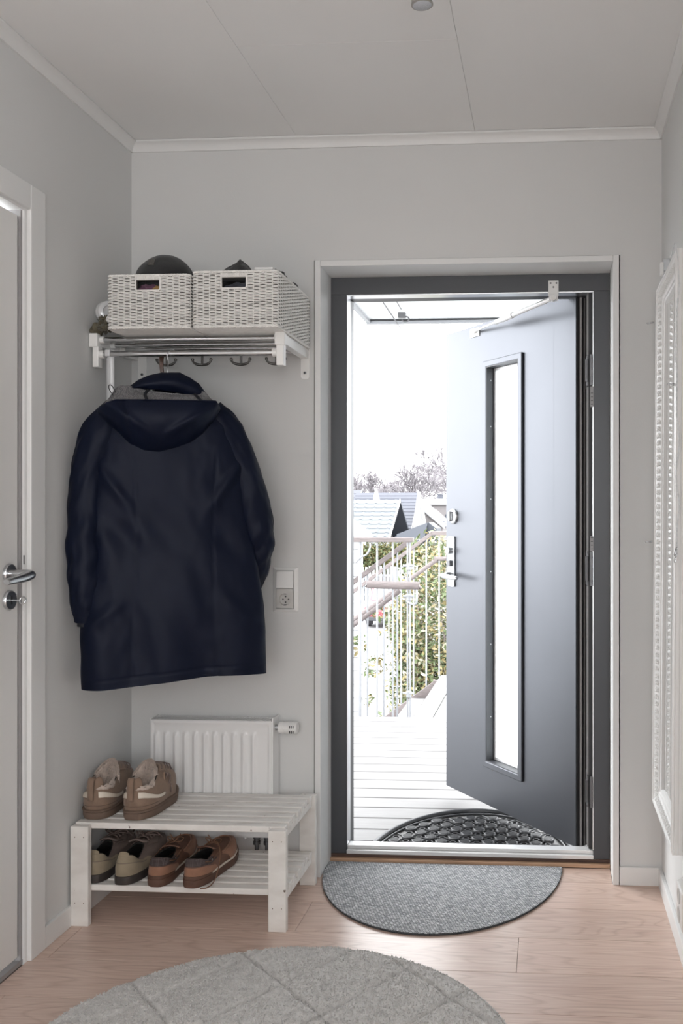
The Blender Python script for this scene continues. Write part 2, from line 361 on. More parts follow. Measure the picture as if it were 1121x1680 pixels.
# ceiling of boards with fine joints
ce = struct('ceiling', label='white panelled hallway ceiling with fine joints', cat='ceiling')
MB().box(XL-.05, XR+.05, YR, W+.05, CZ+.012, CZ+.2).build('ceiling_slab', m_ceil, ce)
def cpanel(x0, x1, y0, y1):
    g = .0004; c = .0007; z0 = CZ; z1 = CZ+.012
    vs = [(x0+g, y0+g, z0+c), (x1-g, y0+g, z0+c), (x1-g, y1-g, z0+c), (x0+g, y1-g, z0+c), (x0+g+c, y0+g+c, z0), (x1-g-c, y0+g+c, z0), (x1-g-c, y1-g-c, z0), (x0+g+c, y1-g-c, z0),
          (x0+g, y0+g, z1), (x1-g, y0+g, z1), (x1-g, y1-g, z1), (x0+g, y1-g, z1)]
    fs = [(4, 7, 6, 5), (8, 9, 10, 11)]+[(i, (i+1) % 4, 8+(i+1) % 4, 8+i) for i in range(4)]+[(4+i, 4+(i+1) % 4, (i+1) % 4, i) for i in range(4)]
    MB().add(vs, fs).build('ceiling_panel', m_ceil, ce)
CX = [XL, -.856, -.246, XR]; CS = [1.70, 2.382, 1.72]
for k in range(3):
    ys = [W]; y = CS[k]
    while y > YR: ys.append(y); y -= 1.22
    ys.append(YR)
    for p, q in zip(ys, ys[1:]): cpanel(CX[k], CX[k+1], q, p)
# walls
OX0, OX1, OZ1 = -.80, .24, 2.105
w = MB()
w.box(XL-.15, OX0, W, OUT, -.1, CZ+.2).box(OX1, XR+.15, W, OUT, -.1, CZ+.2).box(OX0, OX1, W, OUT, OZ1, CZ+.2).box(OX0, OX1, 3.14, OUT, -.3, -.012)
sobj(w.build('wall_back', m_wall), 'off-white end wall around the grey entrance door', 'wall')
DY0, DY1, DZ1 = 1.43, 2.365, 2.085   # left door opening
w = MB().box(XL-.15, XL, YR, DY0, -.1, CZ+.2).box(XL-.15, XL, DY1, W, -.1, CZ+.2).box(XL-.15, XL, DY0, DY1, DZ1, CZ+.2)
sobj(w.build('wall_left', m_wall), 'off-white left wall beside the coat and shoe bench', 'wall')
sobj(MB().box(XR, XR+.15, YR, -1.75, -.1, CZ+.2).box(XR, XR+.15, -.35, W, -.1, CZ+.2).box(XR, XR+.15, -1.75, -.35, -.1, .7).box(XR, XR+.15, -1.75, -.35, 2.2, CZ+.2).build('wall_right', m_wall), 'off-white right wall behind the ornate mirror', 'wall')
w = MB().box(XL-.15, -1.25, YR-.15, YR, -.1, CZ+.2).box(.25, XR+.15, YR-.15, YR, -.1, CZ+.2).box(-1.25, .25, YR-.15, YR, -.1, .7).box(-1.25, .25, YR-.15, YR, 2.2, CZ+.2)
sobj(w.build('wall_rear', m_wall), 'off-white wall behind the viewer with an opening added for fill light', 'wall')
wr = struct('fill_window_1', (-.5, YR-.08, .7), 'unseen white framed window added in the rear wall for fill light', 'window')  # unseen window, added to go with the rear fill
f = MB()
for a in ((-1.25, -1.19), (-.53, -.47), (.19, .25)): f.box(a[0], a[1], YR-.11, YR-.05, .7, 2.2)
for a in ((.7, .76), (2.14, 2.2)): f.box(-1.19, .19, YR-.108, YR-.052, a[0], a[1])
f.build('window_frame', m_trim, wr)
MB().box(-1.19, .19, YR-.082, YR-.078, .76, 2.14).build('window_pane', m_glass, wr)
wr = struct('fill_window_2', (XR+.08, -1.05, .7), 'unseen white framed side window added behind the viewer for fill light', 'window')  # unseen window, added to go with the side fill
f = MB()
for a in ((-1.75, -1.69), (-1.08, -1.02), (-.41, -.35)): f.box(XR+.05, XR+.11, a[0], a[1], .7, 2.2)
for a in ((.7, .76), (2.14, 2.2)): f.box(XR+.052, XR+.108, -1.69, -.41, a[0], a[1])
f.build('window_frame', m_trim, wr)
MB().box(XR+.078, XR+.082, -1.69, -.41, .76, 2.14).build('window_pane', m_glass, wr)
org0()
# cornice: a stepped cove
prof = [(0, 0), (0, .034), (.0255, .034), (.0275, .030), (.0265, .027), (.020, .0245), (.0135, .018), (.009, .010), (.0075, .004), (.0055, 0)]
prof = [(a*1.05, b*1.0) for a, b in prof]; ZB = CZ-.035
def moulding(name, T, l0, l1, label):
    sobj(MB().extrude(prof, l0, l1, T).build(name, m_trim, smooth=50), label, 'trim')
moulding('trim_1', lambda a, b_, h: (h, W-a, ZB+b_), XL, XR, 'white cornice along the top of the end wall')
moulding('trim_2', lambda a, b_, h: (XL+a, h, ZB+b_), YR, W-.001, 'white cornice along the top of the left wall')
moulding('trim_3', lambda a, b_, h: (XR-a, h, ZB+b_), YR, W-.001, 'white cornice along the top of the right wall')
# baseboards
def base(name, x0, x1, y0, y1, label): sobj(MB().box(x0, x1, y0, y1, 0, .061).build(name, m_trim, bevel=.002), label, 'baseboard')
base('baseboard_left', XL, XL+.012, DY1+.069, W-.012, 'white skirting board at the foot of the left wall')
base('baseboard_right', XR-.012, XR, YR, W-.012, 'white skirting board at the foot of the right wall')
sobj(MB().box(OX1-.003, XR, W-.012, W, 0, .061).box(XL, -.797, W-.012, W, 0, .061).build('baseboard_back', m_trim, bevel=.002), 'white skirting board at the foot of the end wall', 'baseboard')

# entrance reveal lining: white boards round the opening
tr = struct('trim_4', (-.28, W, 0), 'white board lining around the entrance door recess', 'trim')
MB().box(-.795, -.7755, W-.010, FR, 0, 2.1025).build('lining_board', m_trim, tr, bevel=.0012)
MB().box(.2155, .2355, W-.010, FR, 0, 2.1025).build('lining_board', m_trim, tr, bevel=.0012)
MB().box(-.7750, .2150, W-.010, FR, 2.0825, 2.1020).build('lining_board', m_trim, tr, bevel=.0012)

# ================================================================ ENTRANCE DOOR
dr = struct('door_2', (-.28, FR, 0), 'dark grey entrance door standing open to the deck', 'door')
dr['label'] = 'dark grey entrance door standing open to the deck'
def jamb(x0, x1, z0, z1, name):
    MB().box(x0, x1, FR, FR+.115, z0, z1).build(name, m_dark, dr, bevel=.0015)
jamb(-.795, -.719, .0265, 2.0215, 'door_jamb'); jamb(.158, .235, .0265, 2.0215, 'door_jamb'); jamb(-.795, .235, 2.0215, 2.10, 'door_head')
# bright seal along the inner edge of the frame
s = MB()
s.box(-.7195, -.7165, FR+.002, FR+.05, .058, 2.0205).box(-.7195, .1585, FR+.004, FR+.05, 2.0180, 2.0218).box(.1555, .1585, FR+.002, FR+.012, .058, 2.0205)
s.build('door_seal', m_alu, dr)
MB().box(-.777, .2155, FR-.014, FR+.1, .0005, .0142).build('oak_threshold', m_oakstrip, dr, bevel=.0015)
MB().box(-.79, .23, FR-.002, FR+.1, .0145, .0262).build('threshold_base', m_brown, dr, bevel=.001)
MB().box(-.719, .158, FR-.004, FR+.05, .0265, .0405).box(-.719, .158, FR+.010, FR+.05, .0405, .053).build('metal_sill', m_aluw, dr, bevel=.0015)
# leaf: local frame s (from hinge side), t (towards the room side normal), z
HX, HY = .0985, 3.20
dd = Vector((-.6185, .7858)); nn = Vector((-.7858, -.6185))
def LF(s_, t, z): return (HX+dd.x*s_+nn.x*t, HY+dd.y*s_+nn.y*t, z)
LW, LZ0, LZ1, LT = .890, .036, 2.032, .052
S0, S1, Z0, Z1 = .338, .566, .215, 1.848      # glazed opening
lb = MB()
lb.box(0, S0, -LT, 0, LZ0, LZ1, T=LF).box(S1, LW, -LT, 0, LZ0, LZ1, T=LF).box(S0, S1, -LT, 0, LZ0, Z0, T=LF).box(S0, S1, -LT, 0, Z1, LZ1, T=LF)
leaf = MB(); leaf = lb.build('door_leaf', [m_leaf], dr)
# merge the four boxes' coplanar seams are invisible: same material, flush faces
# window moulding: flat raised frame with a rounded inner edge
def ring(mb, s0, s1, z0, z1, q0, q1, y0, y1, t0, t1, mi=0):
    o = [(s0, z0), (s1, z0), (s1, z1), (s0, z1)]; i_ = [(q0, y0), (q1, y0), (q1, y1), (q0, y1)]
    vs = [LF(a, t0, b_) for a, b_ in o]+[LF(a, t1, b_) for a, b_ in o]+[LF(a, t1, b_) for a, b_ in i_]+[LF(a, t0, b_) for a, b_ in i_]
    fs = []
    for k in range(4):
        j = (k+1) % 4; fs += [(k, j, 4+j, 4+k), (4+k, 4+j, 8+j, 8+k), (8+k, 8+j, 12+j, 12+k), (12+k, 12+j, j, k)]
    mb.add(vs, fs, mi)
mo = MB(); ring(mo, .316, .588, .193, 1.870, .341, .563, .218, 1.845, .0, .010)
mo.build('window_moulding', m_leaf, leaf, bevel=.003)
mo = MB(); ring(mo, .337, .567, .214, 1.849, .3445, .5595, .2215, 1.8415, -.0515, .0085)
mo.build('window_reveal', m_dark, leaf, bevel=.001)
mo = MB(); ring(mo, .345, .559, .222, 1.841, .356, .548, .234, 1.829, -.036, -.027)
mo.build('glazing_bead', m_aluw, leaf, bevel=.001)
MB().box(.349, .555, -.034, -.030, .226, 1.837, T=LF).build('glass_pane', m_frost, leaf)
for a_ in (.5300, .5380): MB().box(a_, a_+.0014, -.030, -.0285, .236, 1.827, T=LF).build('spacer_line', m_steel, leaf)
sc_ = MB()
for zz in (.40, .70, 1.0, 1.3, 1.6, 1.79): sc_.lathe([(.0028, 0), (.0028, .0012), (.001, .002)], LF(.5592, -.012, zz), (dd.x*-1, dd.y*-1, 0), 8)
sc_.build('screw', m_steel, leaf, kind='stuff')
# hinge-side edge of the leaf: rubber, grey gasket, metal strip
ed = MB().box(-.004, 0, -.050, -.002, LZ0, LZ1, T=LF); ed.build('edge_rubber', m_black, leaf)
MB().tube([LF(-.009, -.017, LZ0+.002), LF(-.009, -.017, LZ1-.012)], .0052, 10).build('edge_gasket', m_gasket, leaf, smooth=60)
MB().box(-.0065, -.004, -.040, -.034, LZ0+.004, LZ1-.004, T=LF).build('edge_strip', m_gasket, leaf)
# frame rebate behind the jamb with its strip and hinges
MB().box(.142, .158, FR+.012, FR+.115, .058, 2.0205).build('jamb_rebate', m_black, dr)
for z0, z1 in ((.205, .315), (.985, 1.105), (1.69, 1.80)):
    h = MB().box(.1352, .142, FR+.016, FR+.105, z0, z1).box(.146, .158, FR+.002, FR+.012, z0, z1)
    for k in (.15, .85): h.lathe([(.0035, 0), (.0035, .002)], (.152, FR+.002, z0+(z1-z0)*k), (0, -1, 0), 8)
    h.lathe([(.006, 0), (.006, z1-z0-.03)], (.1375, FR+.020, z0+.015), (0, 0, 1), 12)
    h.build('hinge', m_dsteel, dr, smooth=35, bevel=.001)
for z0, z1 in ((1.615, 1.687), (1.107, 1.16)):
    st = MB().box(.147, .158, FR+.0012, FR+.012, z0, z1).build('hinge_sticker', m_gasket, dr)
    k = MB()
    for q in range(4): k.box(.149, .156, FR+.0004, FR+.0014, z0+.008+q*.013, z0+.010+q*.013)
    k.build('printed_line', m_black, st, kind='stuff')
MB().box(.137, .142, FR+.03, FR+.07, .06, 2.018).build('rebate_strip', m_gasket, dr)
# lock furniture on the leaf
lk = MB(); nax = (nn.x, nn.y, 0)
lk.lathe([(.034, .0), (.034, .006), (.031, .010), (.022, .013), (.018, .013)], LF(.828, 0, 1.228), nax, 32)
lk.build('lock_rosette', m_steel, leaf, smooth=40)
MB().box(.819, .831, .012, .030, 1.206, 1.250, T=LF).build('thumb_turn', m_steel, leaf, bevel=.004)
MB().lathe([(.003, 0), (.003, .014)], LF(.848, 0, 1.226), nax, 10).build('lock_button', m_black, leaf)
plt = [(.819+.021*math.cos(a), zc+.021*math.sin(a)) for zc, r in ((.942, (PI, 2*PI)), (1.118, (0, PI))) for a in [r[0]+(r[1]-r[0])*k/10 for k in range(11)]]
plt = []
for cx, cz, a0 in ((.811, .928, PI), (.869, .928, 1.5*PI), (.869, 1.132, 0), (.811, 1.132, .5*PI)):
    plt += [(cx+.006*math.cos(a0+k*PI/8)*1.0, cz+.008*math.sin(a0+k*PI/8)) for k in range(5)]
plt = [(.840+(a-.840)*.72, b_) for a, b_ in plt]
MB().extrude(plt, 0, .008, lambda a, b_, h: LF(a, h, b_)).build('handle_plate', m_steel, leaf, bevel=.0015)
MB().lathe([(.0165, .008), (.0165, .022), (.0145, .026), (.010, .026)], LF(.842, 0, 1.079), nax, 28).build('lock_cylinder', m_steel, leaf, smooth=40)
MB().box(.8405, .8435, .0255, .0270, 1.070, 1.088, T=LF).build('keyhole', m_black, leaf)
MB().box(.831, .856, .008, .020, 1.008, 1.036, T=LF).build('snib', m_dsteel, leaf, bevel=.002)
hd = MB(); hd.lathe([(.013, .008), (.013, .030), (.010, .036)], LF(.842, 0, .972), nax, 20)
hd.tube(bez([LF(.842, .026, .972), LF(.842, .045, .972), LF(.832, .055, .971), LF(.80, .058, .968), LF(.745, .054, .966), LF(.722, .050, .966)], 6), [.0085]*6+[.009]*6+[.0105]*6+[.011]*6+[.009]*6+[.006], 12)
hd.build('door_handle', m_steel, leaf, smooth=50)
# scratches are wear in the paint; latch hardware at the far edge
MB().box(LW, LW+.0015, -.040, -.016, .93, 1.25, T=LF).build('strike_plate', m_steel, leaf)
# door stay: bracket on the frame head, telescopic rod, bracket on the leaf
stay = MB().box(.000, .036, FR-.004, FR, 2.004, 2.060).build('door_stay', m_white, dr, bevel=.002)
P0 = Vector((.018, FR-.012, 1.996)); P1 = Vector(LF(.655, .012, 2.006))
rod = MB(); rod.tube([P0, P0.lerp(P1, .5)], .0085, 12); rod.tube([P0.lerp(P1, .46), P0.lerp(P1, .60)], .0115, 14)
rod.tube([P0.lerp(P1, .60), P0.lerp(P1, .68)], .0095, 14); rod.tube([P0.lerp(P1, .66), P1], .0048, 10)
rod.build('stay_rod', m_white, stay, smooth=50)
MB().lathe([(.010, -.012), (.0115, -.008), (.0115, .008), (.010, .012)], P0, (0, -1, 0), 18).box(.003, .033, FR-.018, FR-.002, 1.988, 2.006).build('pivot', m_white, stay, smooth=40)
MB().box(.622, .694, 0, .004, 1.985, 2.022, T=LF).box(.640, .676, .004, .014, 1.998, 2.014, T=LF).build('stay_bracket', m_white, stay, bevel=.002)
sc_ = MB()
for a, b_ in ((.008, 2.05), (.028, 2.05), (.018, 2.036)): sc_.lathe([(.0034, 0), (.0034, .001)], (a, FR-.004, b_), (0, -1, 0), 10)
sc_.build('screw', m_dsteel, stay, kind='stuff')

# ================================================================ LEFT INTERIOR DOOR
d1 = struct('door_1', (XL, 2.3, 0), 'closed white interior door with metal handle and key', 'door')
LX = XL-.012
MB().box(LX-.04, LX, DY0+.02, 2.3395, .022, 2.058).build('door_leaf', m_door, d1, bevel=.0015)
MB().box(XL-.10, XL+.001, 2.3500, DY1+.002, 0, 2.087).build('door_jamb', m_trim, d1, bevel=.001)
MB().box(XL-.10, XL-.006, 2.3435, 2.3500, 0, 2.075).build('jamb_stop', m_gasket, d1)
MB().box(XL-.10, XL+.001, DY0-.002, DY0+.015, 0, 2.087).build('door_jamb', m_trim, d1, bevel=.001)
MB().box(XL-.10, XL+.0012, DY0, 2.3500, 2.075, 2.087).build('door_head', m_trim, d1, bevel=.001)
MB().box(XL, XL+.013, 2.3625, 2.4335, 0, 2.151).build('casing_board', m_trim, d1, bevel=.0025)
MB().box(XL, XL+.013, DY0-.068, DY0+.002, 0, 2.151).build('casing_board', m_trim, d1, bevel=.0025)
MB().box(XL, XL+.0125, DY0+.003, 2.3620, 2.081, 2.151).build('casing_board', m_trim, d1, bevel=.0025)
MB().box(XL-.10, XL-.004, DY0+.015, 2.35, 0, .012).build('threshold', m_gasket, d1)
rosp = [(.026, 0), (.026, .007), (.0245, .009), (.012, .009)]
for zz, nm in ((1.078, 'handle_rosette'), (1.006, 'key_rosette')):
    MB().lathe(rosp, (LX, 2.298, zz), (1, 0, 0), 32).build(nm, m_steel, d1, smooth=40)
h = MB()
pts = bez([(LX+.009, 2.298, 1.078), (LX+.030, 2.298, 1.078), (LX+.052, 2.300, 1.077), (LX+.062, 2.294, 1.075), (LX+.062, 2.27, 1.070), (LX+.060, 2.235, 1.066), (LX+.058, 2.198, 1.063)], 8)
rr = [.0125]*8+[.0125+.0003*k for k in range(8)]+[.0148]*8+[.0152]*8+[.0150-.0002*k for k in range(8)]+[.0134-.0004*k for k in range(8)]+[.0088]
h.tube(pts, rr, 18, flat=.8); h.build('door_handle', m_steel, d1, smooth=60)
MB().box(LX+.009, LX+.0095, 2.295, 2.301, .995, 1.017).build('keyhole', m_black, d1)
k = MB().tube([(LX+.004, 2.298, 1.006), (LX+.030, 2.298, 1.006)], .0022, 8)
k.tube([(LX+.040+.0085*math.cos(a), 2.298+.003*math.sin(a), 1.006+.0085*math.sin(a)) for a in [i*2*PI/20 for i in range(21)]], .0022, 8)
k.build('key', m_steel, d1, smooth=60)
MB().box(XL+.0005, XL+.0016, 2.3460, 2.3500, 1.10, 1.125).build('latch_plate', m_dsteel, d1)
org0()

# ================================================================ OUTSIDE
GZ = -3.0; DZ = -.02
g = MB().box(-60, 60, OUT, 200, GZ-.2, GZ).build('ground', m_groundo); sobj(g, 'pale paved ground far below the deck', 'ground')
# deck boards along x, then the landing with boards along y
dk = struct('deck', (0, 0, DZ), 'whitewashed timber deck outside the door', 'deck')
def board(x0, x1, y0, y1, z1=DZ, th=.027, name='deck_board'):
    MB().box(x0, x1, y0, y1, z1-th, z1).build(name, m_deck, dk, bevel=.002, seg=1)
P = .1298; y = 5.436; LE = []
while y-P > 3.34: board(-2.6, 1.3, y-P+.009, y, name='deck_board'); LE.append(y); y -= P
for yy in (3.36, 4.0, 4.7, 5.3): MB().box(-2.6, 1.3, yy, yy+.045, DZ-.17, DZ-.030).build('joist', m_brown, dk)
MB().box(-2.6, 1.3, OUT, 3.345, DZ-.12, DZ-.05).build('wall_plate', m_brown, dk)
MB().box(-2.6, 1.3, 5.40, 5.428, DZ-.18, DZ-.03).build('fascia_board', m_deck, dk)
x = -.838
for k in range(9):
    board(x, x+.1225, 5.432, 6.87, name='landing_board'); x += .128
MB().box(-.838, .35, 5.45, 5.50, DZ-.2, DZ-.030).build('landing_joist', m_brown, dk)
MB().box(-.838, .35, 6.80, 6.86, DZ-.2, DZ-.030).build('landing_joist', m_brown, dk)
# steps going down to the left
st = struct('staircase', (-1.2, 6.1, DZ), 'white outdoor timber stairs going down from the landing', 'stairs')
for k in range(1, 15):
    z = DZ-.178*k; x1 = -.838-.245*(k-1)+.01
    for q in range(2): MB().box(x1-.245+q*.125, x1-.245+q*.125+.118, 5.50, 6.84, z-.03, z).build('tread', m_deck, st, bevel=.002, seg=1)
sl = .178/.245
def slope_board(y0, y1, zt, zb, name):
    T = lambda a, b_, h: (a, h, b_)
    xa = -4.3
    poly = [(-.90, -.02+zt), (-.90-.0, -.02+zb), (xa, -.02+zb+(xa+.90)*sl), (xa, -.02+zt+(xa+.90)*sl)]
    MB().extrude(poly, y0, y1, T).build(name, m_railwood, st)
slope_board(5.455, 5.495, -.08, -.34, 'stringer'); slope_board(6.86, 6.90, -.055, -.33, 'stringer')
MB().box(-.90, .35, 6.86, 6.90, DZ-.21, DZ-.045).build('stringer', m_railwood, st)

def railing(label):
    r = thing('railing', label, 'railing', (-1.2, 5.44, DZ)); return r
# 1 deck railing
r1 = thing('deck_railing', 'white railing with a flat wooden top rail at the end of the deck', 'railing', (-1.3, 5.44, DZ))
MB().box(-2.6, -.835, 5.412, 5.468, 1.064, 1.092).build('top_rail', m_railwood, r1, bevel=.003)
for xx in (-2.45, -2.3, -2.15, -2.0, -1.85, -1.7, -1.56, -1.425, -1.305): MB().tube([(xx, 5.44, -.25), (xx, 5.44, 1.062)], .0060, 8).build('baluster', m_railw, r1, smooth=60)
for xx, rr_ in ((-1.17, .0105), (-1.063, .0062), (-.965, .0062)): MB().tube([(xx, 5.44, -.25), (xx, 5.44, 1.062)], rr_, 8).build('baluster', m_railw, r1, smooth=60)
for xx in (-.872, -.856): MB().tube([(xx, 5.44, -.25), (xx, 5.44, 1.062)], .0055, 8).build('post', m_railw, r1, smooth=60)
c_ = MB()
for zz in (.12, .72, .91): c_.lathe([(.012, -.022), (.017, -.018), (.017, .018), (.012, .022)], (-.864, 5.44, zz), (0, 0, 1), 12).lathe([(.007, -.035), (.007, .035)], (-.864, 5.43, zz+.008), (1, 0, 0), 8)
c_.build('post_clamp', m_railw, r1, smooth=40, kind='stuff')
MB().tube(bez([(-1.1955, 5.44, .94), (-1.16, 5.42, .97), (-1.12, 5.40, .99), (-1.10, 5.40, 1.03), (-1.10, 5.40, 1.06)], 5), .006, 8).build('rail_bracket', m_railw, r1, smooth=60)
gr = MB().tube(bez([(-1.105, 5.36, .803), (-1.095, 5.36, .806), (-.95, 5.36, .801), (-.80, 5.36, .800), (-.79, 5.36, .797)], 4), [.010, .016, .020, .023, .024, .024]+[.024]*9+[.022, .012], 12)
gr.build('grab_rail', m_railwood, r1, smooth=60)
MB().tube(bez([(-.877, 5.43, .70), (-.84, 5.40, .685), (-.81, 5.37, .69), (-.803, 5.36, .72), (-.803, 5.36, .785)], 5), .007, 8).build('rail_bracket', m_railw, r1, smooth=60)
# 2 near stair railing
def stair_rail(nm, label, y, x0, ztop, k, xs, rail_h, xl):
    r = thing(nm, label, 'railing', (x0-.6, y, -.6))
    T = lambda a, b_, h: (a, h, b_)
    top = [(x0, ztop), (x0, ztop-rail_h), (xl, ztop-rail_h+(xl-x0)*k), (xl, ztop+(xl-x0)*k)]
    MB().extrude(top, y-.022, y+.022, T).build('sloping_top_rail', m_railwood, r, bevel=.003)
    for xx in xs:
        zt = ztop-.02+min(0, xx-x0)*k; zb = zt-1.22
        MB().tube([(xx, y, zb), (xx, y, zt)], .0060, 8).build('baluster', m_railw, r, smooth=60)
    return r, k
r2, k = stair_rail('stair_railing', 'nearer sloping railing of the outdoor stairs, darker top rail', 5.58, -.88, 1.085, .7245, (-1.248, -1.153, -1.047, -.961, -1.345, -1.44, -1.54, -1.64, -1.74), .036, -2.6)
MB().tube(bez([(-2.5, 5.54, .735-1.556*.69), (-1.8, 5.54, .735-.856*.69), (-1.2, 5.54, .735-.256*.69), (-.935, 5.54, .755)], 6), .0145, 12).build('round_handrail', m_railwood, r2, smooth=60)
r3, k = stair_rail('stair_railing.001', 'farther sloping railing of the outdoor stairs by the shrub', 6.94, -.918, 1.102, .737, (-1.576, -1.468, -1.263, -1.163, -1.064, -.963, -1.68, -1.78, -1.88, -1.98, -2.1), .034, -3.2)
MB().box(-.918, .3, 6.915, 6.965, 1.070, 1.102).build('top_rail', m_railwood, r3, bevel=.003)
for xx in (-.861, -.76, -.66, -.56, -.46, -.34, -.22, -.1): MB().tube([(xx, 6.94, -.05), (xx, 6.94, 1.06)], .0060, 8).build('baluster', m_railw, r3, smooth=60)
MB().tube(bez([(-2.6, 6.88, .70-1.45*.745), (-1.9, 6.88, .70-.75*.745), (-1.10, 6.88, .715), (-.93, 6.88, .838), (-.87, 6.88, .876), (-.79, 6.88, .888), (.3, 6.88, .888)], 6), .0165, 12).build('round_handrail', m_railwood, r3, smooth=60)
org0()

# rubber scraper mat
rm = thing('rubber_scraper_mat', 'black half-moon rubber ring mat on the deck outside the door', 'mat', (-.285, 3.30, DZ))
MXC, MA, MBB, MY = -.285, .380, .50, 3.20
def he(a, k=1.0): return (MXC+MA*k*math.cos(a), MY+MBB*k*math.sin(a))
rim = MB(); pts = [he(PI*i/48) for i in range(49)]
z0 = DZ+.0005
rim.tube([(p[0], p[1], DZ+.011) for p in pts]+[], .011, 10, flat=1.0)
rim.tube([(p[0], p[1], DZ+.006) for p in [he(PI*i/48, .955) for i in range(49)]], .005, 8)
rim.box(MXC-MA, MXC+MA, MY-.012, MY+.004, DZ, DZ+.018)
rim.build('mat_rim', m_rub, rm, smooth=50)
lat = MB(); domes = []
px, py = .0905, .0445
for j in range(0, 11):
    for i in range(-6, 7):
        x = MXC+.012+i*px+(px/2 if j % 2 else 0); y = MY+.018+j*py
        if ((x-MXC)/MA)**2+((y-MY)/MBB)**2 < .80: domes.append((x, y))
        x2 = x+px/2
        if ((x2-MXC)/MA)**2+((y-MY)/MBB)**2 < .84:
            lat.lathe([(.0125, 0), (.0125, .006), (.0105, .006), (.0105, 0)], (x2, y, DZ+.003), (0, 0, 1), 10, caps=False)
        for sgn in (-1, 1):
            xa, ya = x+sgn*px/2, y+py
            if ((x-MXC)/MA)**2+((y-MY)/MBB)**2 < .84 and ((xa-MXC)/MA)**2+((ya-MY)/MBB)**2 < .90:
                lat.tube([(x, y, DZ+.004), (xa, ya, DZ+.004)], .0032, 5)
        xb = x+px
        if ((x-MXC)/MA)**2+((y-MY)/MBB)**2 < .86 and ((xb-MXC)/MA)**2+((y-MY)/MBB)**2 < .86:
            lat.tube([(x, y, DZ+.004), (xb, y, DZ+.004)], .003, 5)
lat.build('mat_lattice', m_rub, rm, kind='stuff')
dm = None
for (x, y) in domes:
    if dm is None:
        ORG[0] = Vector((x, y, DZ)); b_ = MB()
        b_.lathe([(.023, .001), (.0235, .009), (.0215, .0125), (.0185, .0135), (.0180, .0120), (0.0001, .0120)], (x, y, DZ), (0, 0, 1), 18)
        for q in range(-3, 4):
            l_ = math.sqrt(max(0, .0165**2-(q*.0045)**2)); b_.box(x-l_, x+l_, y+q*.0045-.0009, y+q*.0045+.0009, DZ+.0118, DZ+.0140)
        dm = b_.build('mat_stud', m_rub, rm, smooth=40); dm.location = (x+.285, y-3.30, 0); ORG[0] = Vector((0, 0, 0))
    else:
        d_ = dm.copy(); C.objects.link(d_); d_.location = (x+.285, y-3.30, 0)
org0()

# glazed canopy over the deck
cp = thing('entrance_canopy', 'white framed translucent canopy above the deck', 'canopy', (.3, 4.1, 2.3))
cz = lambda y: 2.345
MB().box(-1.04, 1.6, 3.28, 5.03, 2.352, 2.358).build('canopy_sheet', m_canopy, cp)
MB().box(-1.045, 1.6, 5.02, 5.05, 2.330, 2.345).box(-1.045, 1.6, 5.022, 5.046, 2.350, 2.362).build('front_bar', m_railw, cp)
MB().box(-1.045, 1.6, 5.0, 5.045, 2.3475, 2.3495).build('rubber_strip', m_black, cp)
MB().box(-1.045, -1.02, 3.28, 5.02, 2.335, 2.360).build('side_bar', m_railw, cp)
MB().tube([(-.835, 3.9, 2.33), (-.862, 5.14, 2.322)], .0035, 6).build('tie_wire', m_dsteel, cp)
MB().tube([(-.76, 3.9, 2.33), (-.775, 4.62, 2.318)], .003, 6).build('tie_wire', m_dsteel, cp)
c_ = MB(); c_.box(-.83, -.79, 4.84, 4.87, 2.325, 2.352).tube([(-.79+.02*math.sin(a), 4.855, 2.318+.014*math.cos(a)) for a in [i*.5 for i in range(10)]], .004, 6)
c_.build('wire_clamp', m_dsteel, cp, smooth=50)
org0()

# shrub beyond the stairs
def leafcloud(mb, blobs, n, size, nm, rnd, keep=None):
    tot = sum(b_[6] for b_ in blobs)
    for b_ in blobs:
        for _ in range(int(n*b_[6]/tot)):
            while True:
                v = Vector((rnd.uniform(-1, 1), rnd.uniform(-1, 1), rnd.uniform(-1, 1)))
                if .25 < v.length < 1: break
            v = v*(.55+.45*rnd.random()/max(.3, v.length)) if rnd.random() < .5 else v
            p = Vector((b_[0]+v.x*b_[3], b_[1]+v.y*b_[4], b_[2]+v.z*b_[5]))
            if keep and not keep(p): continue
            d = Vector((rnd.gauss(0, 1), rnd.gauss(0, 1), rnd.gauss(0, .7)+.3)).normalized(); q = d.cross(Vector((rnd.gauss(0, 1), rnd.gauss(0, 1), rnd.gauss(0, 1)))).normalized()
            s_ = size*rnd.uniform(.7, 1.3); h_ = q.cross(d)*.12*s_
            mb.add([p-d*s_, p+q*s_*.42+h_, p+d*s_, p-q*s_*.42+h_], [(0, 1, 2), (0, 2, 3)], rnd.choices(range(nm), weights=(5, 3, 2)[:nm])[0])
rn = random.Random(5); SX = -.72
sh = thing('leafy_shrub', 'tall variegated green and yellow shrub beyond the stair railings', 'shrub', (-1.3, 8.6, GZ))
blobs = [(-.35, 8.7, .25, .85, .8, .85, 4), (-.55, 8.5, -.75, .95, .7, .75, 4), (-.9, 8.7, -1.0, .65, .6, .7, 2), (-1.05, 8.5, -1.6, .75, .6, .7, 2), (-.3, 8.6, -1.7, 1.0, .7, .8, 3), (-.9, 8.9, -.25, .5, .5, .5, 1.5), (-1.75, 8.4, -.95, .20, .25, .32, .12), (-1.3, 8.6, -2.3, .8, .6, .6, 1)]
blobs = [(b_[0]+SX,)+b_[1:] for b_ in blobs]
keepf = lambda p: p.x > -1.56+max(0, p.z-.2)*.4+max(0, .1-p.z)*.15+.14*noise.noise((p.z*2.2, p.y*1.5, 3))
mb = MB(); leafcloud(mb, blobs, 62000, .028, 3, rn, keepf)
